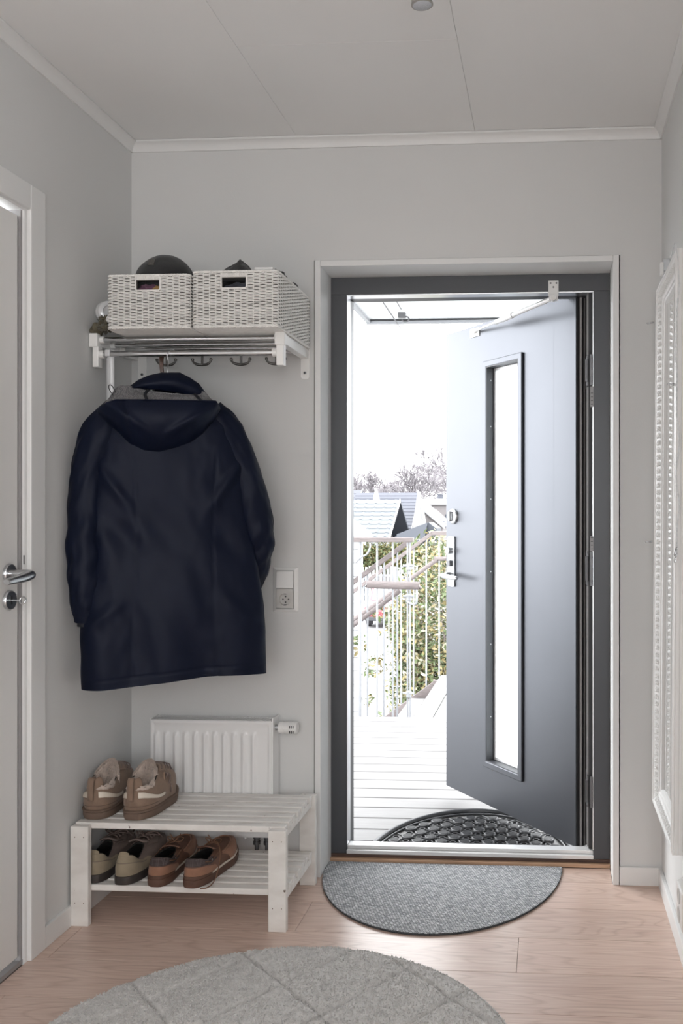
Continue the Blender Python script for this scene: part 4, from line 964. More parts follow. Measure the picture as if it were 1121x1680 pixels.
for x in (-1.262, -1.142, -1.011, -.893):
    if hook is None:
        y = 2.855; b_ = MB(); X = x
        b_.tube([(X, y, 1.7775), (X, y, 1.733)], .0038, 10)
        pts = bez([(X-.0310, y-.004, 1.7465), (X-.0285, y-.004, 1.7400), (X-.018, y-.002, 1.7330), (X, y, 1.7310), (X+.018, y-.002, 1.7330), (X+.0285, y-.004, 1.7400), (X+.0310, y-.004, 1.7465)], 5)
        b_.tube(pts, [.0040]*2+[.0034]*6+[.0044]*15+[.0034]*6+[.0040]*2, 10)
        for q in (-1, 1): b_.lathe([(.001, -.0055), (.0045, -.0035), (.0055, 0), (.0045, .0035), (.001, .0055)], (X+q*.0312, y-.004, 1.7480), (0, 0, 1), 12)
        hook = b_.build('coat_hook', m_hook, hr, smooth=60); x_0 = x
    else:
        h2 = hook.copy(); C.objects.link(h2); h2.location = (x-x_0, 0, 0)
org0()

# ================================================================ WICKER BASKETS
def basket(label, x0, x1, yf, yb, z0, z1, hole, flare=.006, mirror_=False):
    t = thing('wicker_basket', label, 'basket', ((x0+x1)/2, (yf+yb)/2, z0), 'white wicker baskets on the hat rack')
    H = z1-z0; rows = 33; pitch = H/rows; r = pitch*.41
    def per(k, fl):    # rounded rectangle perimeter at height fraction k
        fx = flare*k*0+fl; rc = .010
        X0, X1, Y0, Y1 = x0-fx, x1+fx, yf-fx, yb+fx
        c4 = [(X0+rc, Y0+rc, PI), (X1-rc, Y0+rc, 1.5*PI), (X1-rc, Y1-rc, 0), (X0+rc, Y1-rc, .5*PI)]; pl = []
        for cx, cy, a0 in c4:
            for q in range(4): a = a0+q*PI/6; pl.append(Vector((cx+rc*math.cos(a), cy+rc*math.sin(a), 0)))
        return pl
    pl = per(0, 0); seg = [(pl[i], pl[(i+1) % len(pl)]) for i in range(len(pl))]; Ls = [(b_-a).length for a, b_ in seg]; LT_ = sum(Ls)
    ns = int(LT_/.0195); ns += ns % 2; ns += 1; ns = ns if ns % 2 else ns+1
    def at_(s_):
        s_ = s_ % LT_
        for (a, b_), l in zip(seg, Ls):
            if s_ <= l: d = (b_-a)/max(l, 1e-9); return a+d*s_, Vector((d.y, -d.x, 0))
            s_ -= l
        return seg[-1][1], Vector((0, -1, 0))
    sub = 8; n = ns*sub; PTS = [at_(LT_*i/n) for i in range(n)]
    hx0, hx1, hz0, hz1 = hole
    strand = MB()
    for k in range(rows):
        z = z0+pitch*(k+.5); runs = [[]]
        for i in range(n+1):
            p, nv = PTS[i % n]; w_ = math.sin(PI*i/sub+(PI if k % 2 else 0))
            q = p+nv*(.0026*w_)+Vector((0, 0, z+.0005*noise.noise((p.x*80, p.y*80, k))))
            inhole = p.y < yf+.004 and hx0 < p.x < hx1 and hz0-.001 < z < hz1+.008
            if inhole:
                if runs[-1]: runs.append([])
            else: runs[-1].append(q)
        for rr_ in runs:
            if len(rr_) > 1: strand.tube(rr_, r, 5, caps=False)
    strand.build('woven_strands', m_wick, t, smooth=80, kind='stuff')
    stk = MB()
    for i in range(ns):
        p, nv = PTS[(i*sub) % n]
        if p.y < yf+.004 and hx0 < p.x < hx1: stk.tube([(p.x, p.y, z0), (p.x, p.y, hz0)], .0017, 5); continue
        stk.tube([(p.x, p.y, z0), (p.x, p.y, z1)], .0017, 5)
    stk.build('stakes', m_wick, t, kind='stuff')
    # rolled rim, foot rim and inner liner coloured dark as shade in the weave gaps
    for zz, nm in ((z1-.001, 'top_rim'), (z0+.002, 'foot_rim')):
        rim = MB()
        for ph in (0, 1, 2):
            rim.tube([PTS[i % n][0]+PTS[i % n][1]*(.0022*math.cos(i*.55+ph*2.09))+Vector((0, 0, zz+.0022*math.sin(i*.55+ph*2.09))) for i in range(n+1)], .0021, 5, caps=False)
        rim.build(nm, m_wick, t, smooth=80)
    # handle hole binding and wrapped grip
    bd = MB().tube([(hx0, yf-.0015, hz1+.010), (hx0, yf-.0015, hz0+.004), (hx0+.004, yf-.0015, hz0), (hx1-.004, yf-.0015, hz0), (hx1, yf-.0015, hz0+.004), (hx1, yf-.0015, hz1+.010)], .0026, 8)
    bd.build('handle_binding', m_wick, t, smooth=60)
    gp = MB(); gx = hx0-.001
    gp.box(hx0, hx1, yf-.001, yf+.003, hz1+.002, hz1+.012)
    while gx < hx1+.001: gp.tube([(gx, yf-.0030, hz1+.001), (gx+.0004, yf-.0034, hz1+.007), (gx, yf-.0030, hz1+.013)], .0016, 5); gx += .0034
    gp.build('wrapped_grip', m_wick, t, smooth=70, kind='stuff')
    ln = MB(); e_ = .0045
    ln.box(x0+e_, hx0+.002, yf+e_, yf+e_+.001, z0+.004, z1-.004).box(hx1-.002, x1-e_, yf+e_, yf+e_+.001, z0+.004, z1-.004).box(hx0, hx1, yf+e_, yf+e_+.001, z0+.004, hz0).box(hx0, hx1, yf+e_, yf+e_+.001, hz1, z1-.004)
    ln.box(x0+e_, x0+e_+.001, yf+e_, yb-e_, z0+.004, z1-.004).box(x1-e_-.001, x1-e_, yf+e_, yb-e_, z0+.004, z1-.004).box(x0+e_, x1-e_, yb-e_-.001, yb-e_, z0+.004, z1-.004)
    ln.build('gap_shade_liner', m_wickin, t)
    # woven base seen from below
    bs = MB(); i = 0; y = yf+.004
    while y < yb-.004:
        bs.tube([(x0+.003+(x1-x0-.006)*q/24, y, z0+.0015+.0012*math.sin(PI*q+PI*(i % 2))) for q in range(25)], .0022, 5, caps=False); y += .0052; i += 1
    bs.box(x0+.004, x1-.004, yf+.004, yb-.004, z0+.003, z0+.005)
    bs.build('woven_base', m_wick, t, smooth=70, kind='stuff'); org0(); return t
basket('left white wicker basket on the rack with a black hat sticking out', -1.338, -1.0845, 2.610, 2.965, 1.8015, 1.963, (-1.250, -1.174, 1.916, 1.947))
basket('right white wicker basket on the rack with dark knitwear inside', -1.0735, -.8120, 2.610, 2.965, 1.8015, 1.970, (-.985, -.907, 1.919, 1.951))

def blob(nm, parent, m, c, r, amp=.15, freq=3, seed=0, n=28, flatz=None, kind=None, fine=0):
    def fn(u, v):
        th, ph = 2*PI*u, PI*(v-.5); d = Vector((math.cos(th)*math.cos(ph), math.sin(th)*math.cos(ph), math.sin(ph)))
        k = 1+amp*noise.noise(d*freq+Vector((seed, seed, 0)))+fine*noise.noise(d*freq*6)
        return (c[0]+d.x*r[0]*k, c[1]+d.y*r[1]*k, c[2]+d.z*r[2]*k)
    return MB().grid(fn, n*2, n, cu=True).build(nm, m, parent, smooth=180, kind=kind)
# cap: round crown standing up in the left basket
cp_ = thing('black_hat', 'black ribbed hat with a small grey patch, standing in the left basket', 'hat', (-1.21, 2.72, 1.98))
def capfn(u, v):
    th = 2*PI*u; z = v; k = math.sqrt(max(0, 1-v**2.6)); x = -1.2195+.0985*k*math.cos(th)+.010*v; y = 2.735+.085*k*math.sin(th)
    return (x+.0025*noise.noise((th*2, v*4, 1)), y+.0025*noise.noise((th*2, v*4, 5)), 1.925+.1335*v-(.0 if True else 0)+.0008*math.sin(th*60)*k)
MB().grid(capfn, 120, 24, cu=True).build('crown', m_cap, cp_, smooth=180)
MB().tube([(-1.2195+.1000*math.cos(a), 2.735+.0865*math.sin(a), 1.955+.004*math.sin(a*3)) for a in [i*2*PI/40 for i in range(41)]], .006, 8, caps=False).build('cuff', m_cap, cp_, smooth=90)
T = lambda a, b_, h: (a, 2.6665+(b_-2.01)*.52-h, b_)
pt = MB().extrude([(-1.2380, 2.008), (-1.2180, 2.008), (-1.2180, 2.031), (-1.2380, 2.031)], -.004, .001, lambda a, b_, h: (a, 2.6605+(b_-2.008)*.63-h, b_)).build('patch', m_capb, cp_, bevel=.0008)
g_ = MB()
for q in [[(-1.2285, 2.0285), (-1.2285, 2.0150)], [(-1.2285, 2.0220), (-1.2245, 2.0240)], [(-1.2330, 2.0135), (-1.2240, 2.0135)], [(-1.2330, 2.0110), (-1.2240, 2.0110)]]:
    g_.tube([(a, 2.6605+(b_-2.008)*.63-.0016, b_) for a, b_ in q], .0006, 5)
g_.build('patch_emblem', m_capb if False else m_wickin, pt, kind='stuff')
org0()
kn = thing('purple_gold_knit', 'purple and gold knitted accessory seen through the left basket handle', 'knitwear', (-1.21, 2.66, 1.90))
blob('knit_purple', kn, m_knit1, (-1.228, 2.655, 1.922), (.036, .030, .022), .25, 3, 1, 20, fine=.05); blob('knit_gold', kn, m_knit2, (-1.190, 2.652, 1.920), (.030, .026, .020), .25, 3, 4, 20, fine=.05)
org0()
kt = thing('charcoal_scarf', 'charcoal knitted scarf seen through the right basket handle', 'scarf', (-.946, 2.66, 1.92))
blob('fold', kt, m_scarf, (-.950, 2.664, 1.920), (.052, .034, .025), .25, 3, 2, 22, fine=.06); blob('fold', kt, m_scarf, (-.92, 2.70, 1.935), (.05, .05, .022), .3, 3, 7, 22, fine=.06)
org0()
bg = thing('black_beanie', 'black knitted hat peeking out of the right basket', 'hat', (-.98, 2.75, 1.95))
def bfn(u, v):
    th = 2*PI*u; k = (1-v**1.5); x = -.980+.074*k*math.cos(th)+.012*v; y = 2.725+.05*k*math.sin(th)
    return (x+.006*noise.noise((math.cos(th)*2, math.sin(th)*2, v*3)), y+.006*noise.noise((math.cos(th)*2, math.sin(th)*2, v*3+9)), 1.958+.080*v+.004*noise.noise((th, v*5, 2)))
MB().grid(bfn, 60, 24, cu=True).build('crown', m_cap, bg, smooth=180)
blob('brim', bg, m_cap, (-.982, 2.735, 1.976), (.060, .050, .022), .3, 2, 5, 24)
org0()
gl_ = thing('black_glove', 'black glove heaped at the right end of the right basket', 'glove', (-.89, 2.75, 1.97))
blob('palm', gl_, m_cap, (-.868, 2.765, 1.992), (.034, .045, .024), .35, 2, 8, 22); blob('finger', gl_, m_cap, (-.900, 2.74, 2.000), (.012, .024, .010), .2, 2, 3, 14)
for q in range(2): blob('finger', gl_, m_cap, (-.845+q*.012, 2.83+.03*q, 1.985), (.010, .034, .012), .2, 2, 5+q, 14)
org0()
bt_ = thing('white_box_lid', 'small white box edge showing above the right basket corner', 'box', (-.86, 2.70, 1.96))
MB().box(-.885, -.832, 2.622, 2.690, 1.955, 1.980).build('body', m_white, bt_, bevel=.002); MB().box(-.887, -.830, 2.620, 2.692, 1.977, 1.984).build('lid', m_white, bt_, bevel=.002)
org0()
# headphones and scrunchie at the left of the baskets
hp = thing('white_headphones', 'pale over-ear headphones behind the left end of the baskets', 'headphones', (-1.40, 2.80, 1.86))
HA = Vector((.62, -.78, .0)).normalized(); hc = Vector((-1.402, 2.735, 1.878))
MB().lathe([(.030, -.016), (.036, -.012), (.038, -.004), (.036, .002), (.030, .004), (.001, .005)], hc, -HA, 32).build('ear_cup', m_horn, hp, smooth=60)
MB().lathe([(.024, .0), (.034, .002), (.036, .010), (.031, .017), (.020, .018), (.018, .010)], hc+HA*.014, HA, 32).build('ear_pad', m_horn, hp, smooth=60)
MB().tube([hc+Vector((.01*0, 0, 0))+Vector((0, .050*math.sin(a), .0))+Vector((.02*math.cos(a)*0+.016+.030*(1-math.cos(a)), 0, .046*math.cos(a)))*1.0 for a in [i*PI/16 for i in range(17)]], .0045, 8).build('head_band', m_horn, hp, smooth=60)
org0()
scu = thing('olive_scrunchie', 'crumpled olive satin scrunchie on the left end of the rack', 'scrunchie', (-1.39, 2.72, 1.83))
def scf(u, v):
    a, b_ = 2*PI*u, 2*PI*v; R_ = .026; rr_ = .0135*(1+.35*math.sin(a*11)+.25*noise.noise((math.cos(a)*4, math.sin(a)*4, b_)))
    c_ = Vector((-1.400+R_*math.cos(a), 2.712+R_*math.sin(a)*.8, 1.830+.012*math.cos(a*1.0)))
    return c_+Vector((math.cos(a)*math.cos(b_), math.sin(a)*math.cos(b_), math.sin(b_)))*rr_
MB().grid(scf, 150, 14, cu=True).build('ruffled_ring', m_scrunch, scu, smooth=70)
blob('ruffle', scu, m_scrunch, (-1.390, 2.700, 1.850), (.020, .016, .010), .9, 5, 3, 20); blob('ruffle', scu, m_scrunch, (-1.372, 2.672, 1.818), (.026, .012, .009), .8, 5, 6, 20)
MB().lathe([(.001, .007), (.010, .006), (.0135, 0), (.010, -.006), (.001, -.007)], (-1.362, 2.672, 1.845), (0, -1, .1), 20).build('button', m_white, scu, smooth=60)
org0()
# long pale shoehorn hanging from the rail
shn = thing('long_shoehorn', 'long pale plastic strip hanging from the left end of the rack rail', 'shoehorn', (-1.378, 2.70, 1.60))
def shf(u, v):
    w_ = .0125+.003*v; x = -1.3775+(u-.5)*2*w_+.002*v; return (x, 2.694+.006*((u-.5)*2)**2+.004, 1.7365-.40*v)
MB().grid(shf, 10, 40).build('blade', m_horn, shn, smooth=60, solid=.0018)
MB().box(-1.3895, -1.3725, 2.689, 2.7155, 1.733, 1.7545).build('hook_end', m_horn, shn, bevel=.003)
org0()

# ================================================================ COAT
PHI = math.radians(25); CU = Vector((math.cos(PHI), math.sin(PHI), 0)); CN = Vector((math.sin(PHI), -math.cos(PHI), 0)); CC = Vector((-1.185, 2.67, 0))
def CW(u, t, z): p = CC+CU*u+CN*t; return Vector((p.x, p.y, z))
ct = thing('navy_coat', 'long navy blue hooded coat hanging back-out from the rack rail', 'coat', CW(.03, 0, 1.66))
BT = [(.728, -.236, .305, .058, .050), (.80, -.239, .304, .060, .052), (.86, -.242, .303, .062, .055), (.93, -.236, .299, .063, .055), (1.05, -.221, .284, .060, .050), (1.12, -.218, .271, .056, .045), (1.20, -.216, .261, .056, .045), (1.30, -.211, .246, .060, .05),
      (1.385, -.200, .233, .062, .055), (1.45, -.196, .220, .062, .055), (1.51, -.186, .200, .056, .05), (1.545, -.165, .172, .048, .04), (1.572, -.128, .138, .038, .03), (1.592, -.085, .100, .028, .02), (1.60, -.055, .075, .016, .012)]
def g_(x, s_): return math.exp(-(x/s_)**2)
def fold(u, z):
    f = .0110*noise.noise((u*8, z*2.4, 1.3))+.0060*noise.noise((u*17+z*5, z*6, 4.4))+.0018*noise.noise((u*40, z*22, 2))
    low = sm((1.12-z)/.4)
    f += low*(.0095*math.sin((u+.05*(1.1-z))*30+.8)+.006*math.sin(u*13+2.2))
    w_ = g_(z-1.17, .07); f += w_*(.0060*math.sin(u*46+z*30)*(.4+abs(u-.03)*4)-.002)
    f += .014*g_((z-1.36)-(u-.20)*1.4, .03)*sm((u-.08)/.1)+.013*g_((z-1.34)+(u+.16)*1.3, .03)*sm((-.06-u)/.1)
    f += .006*g_((z-.96)-(u+.14)*.75, .022)*sm((-.08-u)/.08)*1.3+.007*g_((z-.92)+(u-.24)*.8, .025)*sm((u-.14)/.06)
    f -= .0032*g_(u+.100-.018*math.sin((z-.75)*4.0), .0032)*sm((1.44-z)/.05)+.0032*g_(u-.150+.012*math.sin((z-.75)*4.5), .0032)*sm((1.44-z)/.05)
    f -= .0026*g_(z-(.755+.0*u), .0022)
    return f
def bodyfn(a, v):
    th = 2*PI*a; z = .728+(1.60-.728)*v; uL, uR, tb, tf = interp(BT, z)
    uc, hw = (uL+uR)/2, (uR-uL)/2; c_, s_ = math.cos(th), math.sin(th)
    cu_ = math.copysign(abs(c_)**.72, c_); su_ = math.copysign(abs(s_)**.85, s_)
    u = uc+hw*cu_; t = (tb if s_ > 0 else tf)*su_
    k = abs(s_)**.5; t += (1 if s_ > 0 else -.5)*fold(u, z)*k
    u += (.004*noise.noise((c_*2, z*9, 7)))*abs(c_)
    zz = z+(1-sm(v/.2))*(.0095*math.sin(u*9+.3)-.004+.006*(u))
    return CW(u, t, zz)
MB().grid(bodyfn, 220, 190, cu=True).build('body', m_navy, ct, smooth=180)
MB().grid(lambda a, v: CW(.034+(interp(BT, .73)[1]-.034-.002)*v*math.copysign(abs(math.cos(2*PI*a))**.72, math.cos(2*PI*a))*1.0, .05*v*math.sin(2*PI*a), .742), 40, 3, cu=True).build('lining', m_navy2, ct)
def sleeve(path, seed, nm='sleeve', cuff=True):
    ctr = bez([p[:3] for p in path], 14); m = len(ctr); rad = []
    rr_ = [(p[3], p[4]) for p in path]
    for i in range(m):
        f_ = i/(m-1)*(len(rr_)-1); k = min(int(f_), len(rr_)-2); q = f_-k; rad.append((rr_[k][0]*(1-q)+rr_[k+1][0]*q, rr_[k][1]*(1-q)+rr_[k+1][1]*q))
    def fn(a, v):
        i = min(int(v*(m-1)+1e-6), m-1); p = Vector(ctr[i]); d = (Vector(ctr[min(i+1, m-1)])-Vector(ctr[max(i-1, 0)])).normalized()
        nrm = Vector((0, 1, 0)); side = d.cross(nrm).normalized(); n2 = side.cross(d)
        th = 2*PI*a; ru, rt = rad[i]
        w_ = 1+.09*noise.noise((math.cos(th)*1.4+seed, v*9, math.sin(th)*1.4))+.06*noise.noise((math.cos(th)*3+seed, v*22+math.sin(th)*2, math.sin(th)*3))+.05*math.sin(v*50+math.cos(th)*3)*g_(v-.62, .16)
        q = p+side*(ru*math.cos(th)*w_)+n2*(rt*math.sin(th)*w_)
        return CW(q.x, q.y, q.z)
    o = MB().grid(fn, 64, m-1, cu=True).build(nm, m_navy, ct, smooth=180)
    if cuff:
        e_ = path[-1]; MB().tube([CW(e_[0], e_[1], e_[2]+.002), CW(e_[0], e_[1], e_[2]-.012)], e_[3]*.86, 20, flat=.8).build('cuff', m_navy2, o, smooth=40)
    return o
# sleeve paths in coat coordinates (u, t, z, half width, half thickness)
sleeve([(-.130, .000, 1.560, .045, .035), (-.176, -.004, 1.485, .060, .048), (-.208, -.008, 1.39, .055, .050), (-.222, -.004, 1.28, .051, .048), (-.228, .004, 1.16, .050, .046), (-.226, .010, 1.05, .047, .042), (-.224, .012, .97, .040, .036), (-.226, .010, .915, .029, .028)], 1)
sleeve([(.128, .000, 1.566, .045, .035), (.180, -.006, 1.495, .058, .046), (.222, -.010, 1.40, .056, .050), (.254, -.012, 1.30, .056, .050), (.276, -.016, 1.20, .055, .050), (.282, -.034, 1.13, .052, .048), (.268, -.060, 1.05, .048, .044), (.245, -.085, .97, .042, .038), (.232, -.095, .93, .034, .030)], 5)
# hood: pouch hanging down the back, mesh lining, collar arch
RIM = [(-.190, 1.546), (-.165, 1.563), (-.139, 1.572), (-.07, 1.574), (.024, 1.577), (.10, 1.580), (.145, 1.583), (.158, 1.566)]
BOT = [(-.188, 1.540), (-.160, 1.510), (-.127, 1.480), (-.100, 1.450), (-.060, 1.430), (-.017, 1.425), (.030, 1.440), (.070, 1.459), (.105, 1.487), (.135, 1.525), (.156, 1.560)]
def poly_at(P_, w_):
    f_ = w_*(len(P_)-1); k = min(int(f_), len(P_)-2); q = f_-k; return (P_[k][0]*(1-q)+P_[k+1][0]*q, P_[k][1]*(1-q)+P_[k+1][1]*q)
def hoodfn(w_, v):
    r_, b_ = poly_at(RIM, w_), poly_at(BOT, w_); s_ = math.sin(PI*w_)**.6
    u = r_[0]+(b_[0]-r_[0])*v; z = r_[1]+(b_[1]-r_[1])*v
    t = .052+s_*(.058*math.cos(v*PI/2)**.7+.022*math.sin(PI*v))
    t += s_*(.006*noise.noise((u*14, z*10, 3))+.010*g_((z-1.515)-(u-.06)*.62, .012)*sm((u+.02)/.05)+.008*g_((z-1.49)+(u+.06)*.7, .014)*sm((-.02-u)/.05)-.003*g_(u+.10+(z-1.5)*.2, .004))
    return CW(u, t, z-.000)
MB().grid(hoodfn, 110, 44).build('hood', m_navy, ct, smooth=180, solid=.004)
def rimfn(w_, v):
    r_ = poly_at(RIM, w_); s_ = math.sin(PI*w_)**.6; a = 2*PI*v
    return CW(r_[0], .052+s_*.058+.004*math.cos(a), r_[1]+.0035*math.sin(a))
MB().grid(rimfn, 80, 8).build('hood_hem', m_navy, ct, smooth=180)
def linfn(w_, v):
    r_ = poly_at(RIM, .03+.94*w_); s_ = math.sin(PI*w_)**.6; u = r_[0]*(1-.22*v)+.004*v; zt = 1.628+.008*math.sin(w_*9)-.014*w_-.010*(2*w_-1)**2
    z = r_[1]-.006+(zt-r_[1]+.006)*v; t = (.052+s_*.056)*(1-v)+(.020)*v-.020*math.sin(PI*v)*s_
    t += .013*noise.noise((w_*9, v*2.5, 8)); z += .006*noise.noise((w_*8, v*2, 3))*v
    return CW(u, t, z)
MB().grid(linfn, 100, 26).build('hood_lining', m_meshl, ct, smooth=180, solid=.002)
for w_ in (.43, .74):
    MB().tube([Vector(linfn(w_+.012*math.sin(k*.5), k/12))+CN*.004+Vector((0, 0, .001)) for k in range(13)], .0045, 8).build('drawcord_channel', m_navy2, ct, smooth=60)
ARC = [(-.108, 1.606), (-.100, 1.628), (-.076, 1.648), (-.045, 1.664), (-.012, 1.673), (.042, 1.677), (.070, 1.664), (.098, 1.645), (.115, 1.622), (.130, 1.600)]
def colfn(w_, v):
    a = poly_at(ARC, w_); b_ = (-.10+.225*w_, 1.624-.012*w_-.016*w_**3); s_ = math.sin(PI*w_)
    u = b_[0]+(a[0]-b_[0])*v; z = b_[1]+(a[1]-b_[1])*v
    return CW(u, .020+.026*s_*math.sin(PI*v)**.8-.014*v+.005*noise.noise((u*24, z*20, 2)), z)
MB().grid(colfn, 70, 22).build('collar', m_navy, ct, smooth=180, solid=.004)
MB().grid(lambda w_, v: CW(poly_at(ARC, w_)[0]*(1-.04*v), .006-.075*math.sin(PI*w_)*v, poly_at(ARC, w_)[1]-.004-.055*v*math.sin(PI*w_)), 50, 12).build('collar_front', m_navy, ct, smooth=180, solid=.003)
MB().tube(bez([CW(-.125, .03, 1.578), CW(-.138, .035, 1.600), CW(-.150, .035, 1.622), CW(-.158, .035, 1.625), CW(-.158, .035, 1.612), CW(-.146, .035, 1.592), CW(-.132, .03, 1.575)], 5), .0014, 6).build('elastic_loop', m_black, ct, smooth=60)
org0()
hg = thing('coat_hanger', 'silver wire hook of the hanger that carries the navy coat', 'hanger', (-1.197, 2.702, 1.72))
hkp = CW(.006, 0, 1.668)
MB().tube(bez([(hkp.x, hkp.y, 1.655), (hkp.x+.001, hkp.y, 1.690), (hkp.x-.006, 2.694, 1.715), (hkp.x-.0085, 2.690, 1.737), (hkp.x+.001, 2.699, 1.7525), (hkp.x+.010, 2.712, 1.748), (hkp.x+.014, 2.716, 1.735)], 6), .0018, 8).build('hook', m_steel, hg, smooth=60)
MB().tube(bez([CW(-.13, -.004, 1.560), CW(-.06, -.004, 1.602), CW(.006, -.004, 1.655), CW(.07, -.004, 1.604), CW(.14, -.004, 1.566)], 8), .006, 10).build('shoulder_bar', m_steel, hg, smooth=60)
org0()
bs_ = thing('brown_strap', 'short dark brown leather strap hanging beside the hanger hook', 'strap', (-1.215, 2.70, 1.70))
MB().grid(lambda u, v: (-1.2245+.0105*u+.003*v, 2.7165-.004*math.sin(v*6)+.010*u*(1-v), 1.738-.085*v), 4, 14).build('band', m_brown, bs_, smooth=60, solid=.0022)
MB().tube([(-1.2195+.0060*math.cos(a), 2.7165, 1.742+.0065*math.sin(a)) for a in [i*.45 for i in range(15)]], .0012, 6).build('ring', m_steel, bs_, smooth=60)
org0()

# ================================================================ SHOES
def spow(x, p): return math.copysign(abs(x)**p, x)
class Shoe:
    """local frame: x from heel to toe, y across, z up; built at the origin, then placed"""
    def __init__(s, Lg, wid, zs, heel, side, throat, xt, toe, side_sign=1, rake=.010, bulge=.006, otw=.030):
        s.L, s.w, s.zs, s.h, s.sd, s.th, s.xt, s.toe, s.k, s.rake, s.bl, s.otw = Lg, wid, zs, heel, side, throat, xt, toe, side_sign, rake, bulge, otw
        s.tap = .25
        s.HW = [(0, .034), (.15, .034), (.35, .032), (.5, .036), (.70, .046), (.85, .044), (1, .036)]
    def spring(s, x): q = max(0, x/s.L-.68)/.32; return .010*q*q
    def out(s, a, off=0.0):
        x = s.L*(1-math.cos(a))/2; f_ = x/s.L; hw = interp(s.HW, f_)[0]*s.w/.092
        y = spow(math.sin(a), .62)*(hw+off); cy = s.k*(.006*math.sin(f_*PI*1.1)+.008*f_*f_)
        return x-off*math.cos(a), y+cy
    def top(s, a):
        q = (1-math.cos(a))/2; x = s.rake+(s.xt-s.rake)*q; y = spow(math.sin(a), .8)*s.otw*(1-s.tap*q)+s.k*.004*q
        z = interp([(0, s.h), (.10, s.h-.004), (.38, s.sd), (.65, s.sd+(s.th-s.sd)*.45), (1, s.th)], q)[0]
        return x, y, z
    def S(s, a, v, off=0.0):
        x0, y0 = s.out(a, -.002); x1, y1, z1 = s.top(a); q = (1-math.cos(a))/2; k = sm((q-.25)/.75)
        vp = max(v, 0); hv = (1-k)*vp**1.25+k*(vp**1.75); zb = s.toe
        z0 = s.zs-.004+s.spring(x0)
        zt = (1-(1-min(1, v/.45))**2)*min(1, v/.45+.4)
        zf_toe = zb*math.sqrt(max(0, 1-(1-min(1, v/.5))**2))+(z1-z0-zb)*sm(v)
        zf = (1-k)*(z1-z0)*v+k*zf_toe
        bl = s.bl*math.sin(PI*min(1, v*1.1))*(1-.4*k)+off
        nx, ny = -math.cos(a), math.sin(a); l_ = math.hypot(nx, ny)
        f_ = .0012*noise.noise((x0*40, y0*40, v*4))+.0022*k*noise.noise((x0*22, y0*30, v*5+3))
        return Vector((x0+(x1-x0)*hv+nx*(bl+f_)*.8, y0+(y1-y0)*hv+ny*(bl+f_), z0+zf+off*v*k*.9))
    def upper(s, root, m, nm='upper', a0=0, a1=2*PI, v0=0.0, v1=1.0, off=0.0, nu=110, nv=30, solid=0):
        full = a1-a0 > 6.28
        fv0 = v0 if callable(v0) else (lambda a: v0); fv1 = v1 if callable(v1) else (lambda a: v1)
        def fn(u, v): a = a0+(a1-a0)*u; return s.S(a, fv0(a)+(fv1(a)-fv0(a))*v, off)
        return MB().grid(fn, nu, nv, cu=full).build(nm, m, root, smooth=180, solid=solid)
    def lining(s, root, m, nm='lining'):
        def fn(u, v):
            a = 2*PI*u; x1, y1, z1 = s.top(a); x0, y0 = s.out(a, -.010); q = v
            cx, cy = s.xt*.5, 0
            if v < .15: t = v/.15; x, y, z = x1+(cx-x1)*.10*t, y1*(1-.10*t), z1+.0015*math.sin(t*PI)-.001*t
            else:
                t = (v-.15)/.85; xe = min(x0, s.L*.80); x, y, z = (x1+(cx-x1)*.10)*(1-t)+xe*t, (y1*.9)*(1-t)+y0*.9*t, (z1-.001)*(1-t)+(s.zs+.004)*t
                z = min(z, s.S(a, .9).z-.004) if t > .3 else z
            return (x, y, z)
        MB().grid(fn, 80, 14, cu=True).build(nm, m, root, smooth=180)
        MB().add([(s.out(2*PI*i/60, -.011)[0]*.80+.003, s.out(2*PI*i/60, -.011)[1]*.9, s.zs+.004) for i in range(60)], [tuple(range(60))]).build('insole', m_inside, root)
    def sole(s, root, m, prof, nm='sole', n=110):
        # prof: list of (offset, z fraction 0..1)
        def fn(u, v):
            a = 2*PI*u; f_ = v*(len(prof)-1); k = min(int(f_), len(prof)-2); q = f_-k
            o_ = prof[k][0]*(1-q)+prof[k+1][0]*q; zf = prof[k][1]*(1-q)+prof[k+1][1]*q
            x, y = s.out(a, o_); return (x, y, zf*s.zs+s.spring(x))
        mb = MB().grid(fn, n, (len(prof)-1)*3, cu=True)
        mb.add([(s.out(2*PI*i/n, prof[0][0])[0], s.out(2*PI*i/n, prof[0][0])[1], prof[0][1]*s.zs+s.spring(s.out(2*PI*i/n)[0])) for i in range(n)], [tuple(range(n))])
        mb.add([(s.out(2*PI*i/n, prof[-1][0])[0], s.out(2*PI*i/n, prof[-1][0])[1], s.zs*prof[-1][1]+s.spring(s.out(2*PI*i/n)[0])) for i in range(n)], [tuple(range(n))])
        return mb.build(nm, m, root, smooth=50)
def place(root, x, y, z, deg): root.location = (x, y, z); root.rotation_euler = (0, 0, PI/2+math.radians(deg))

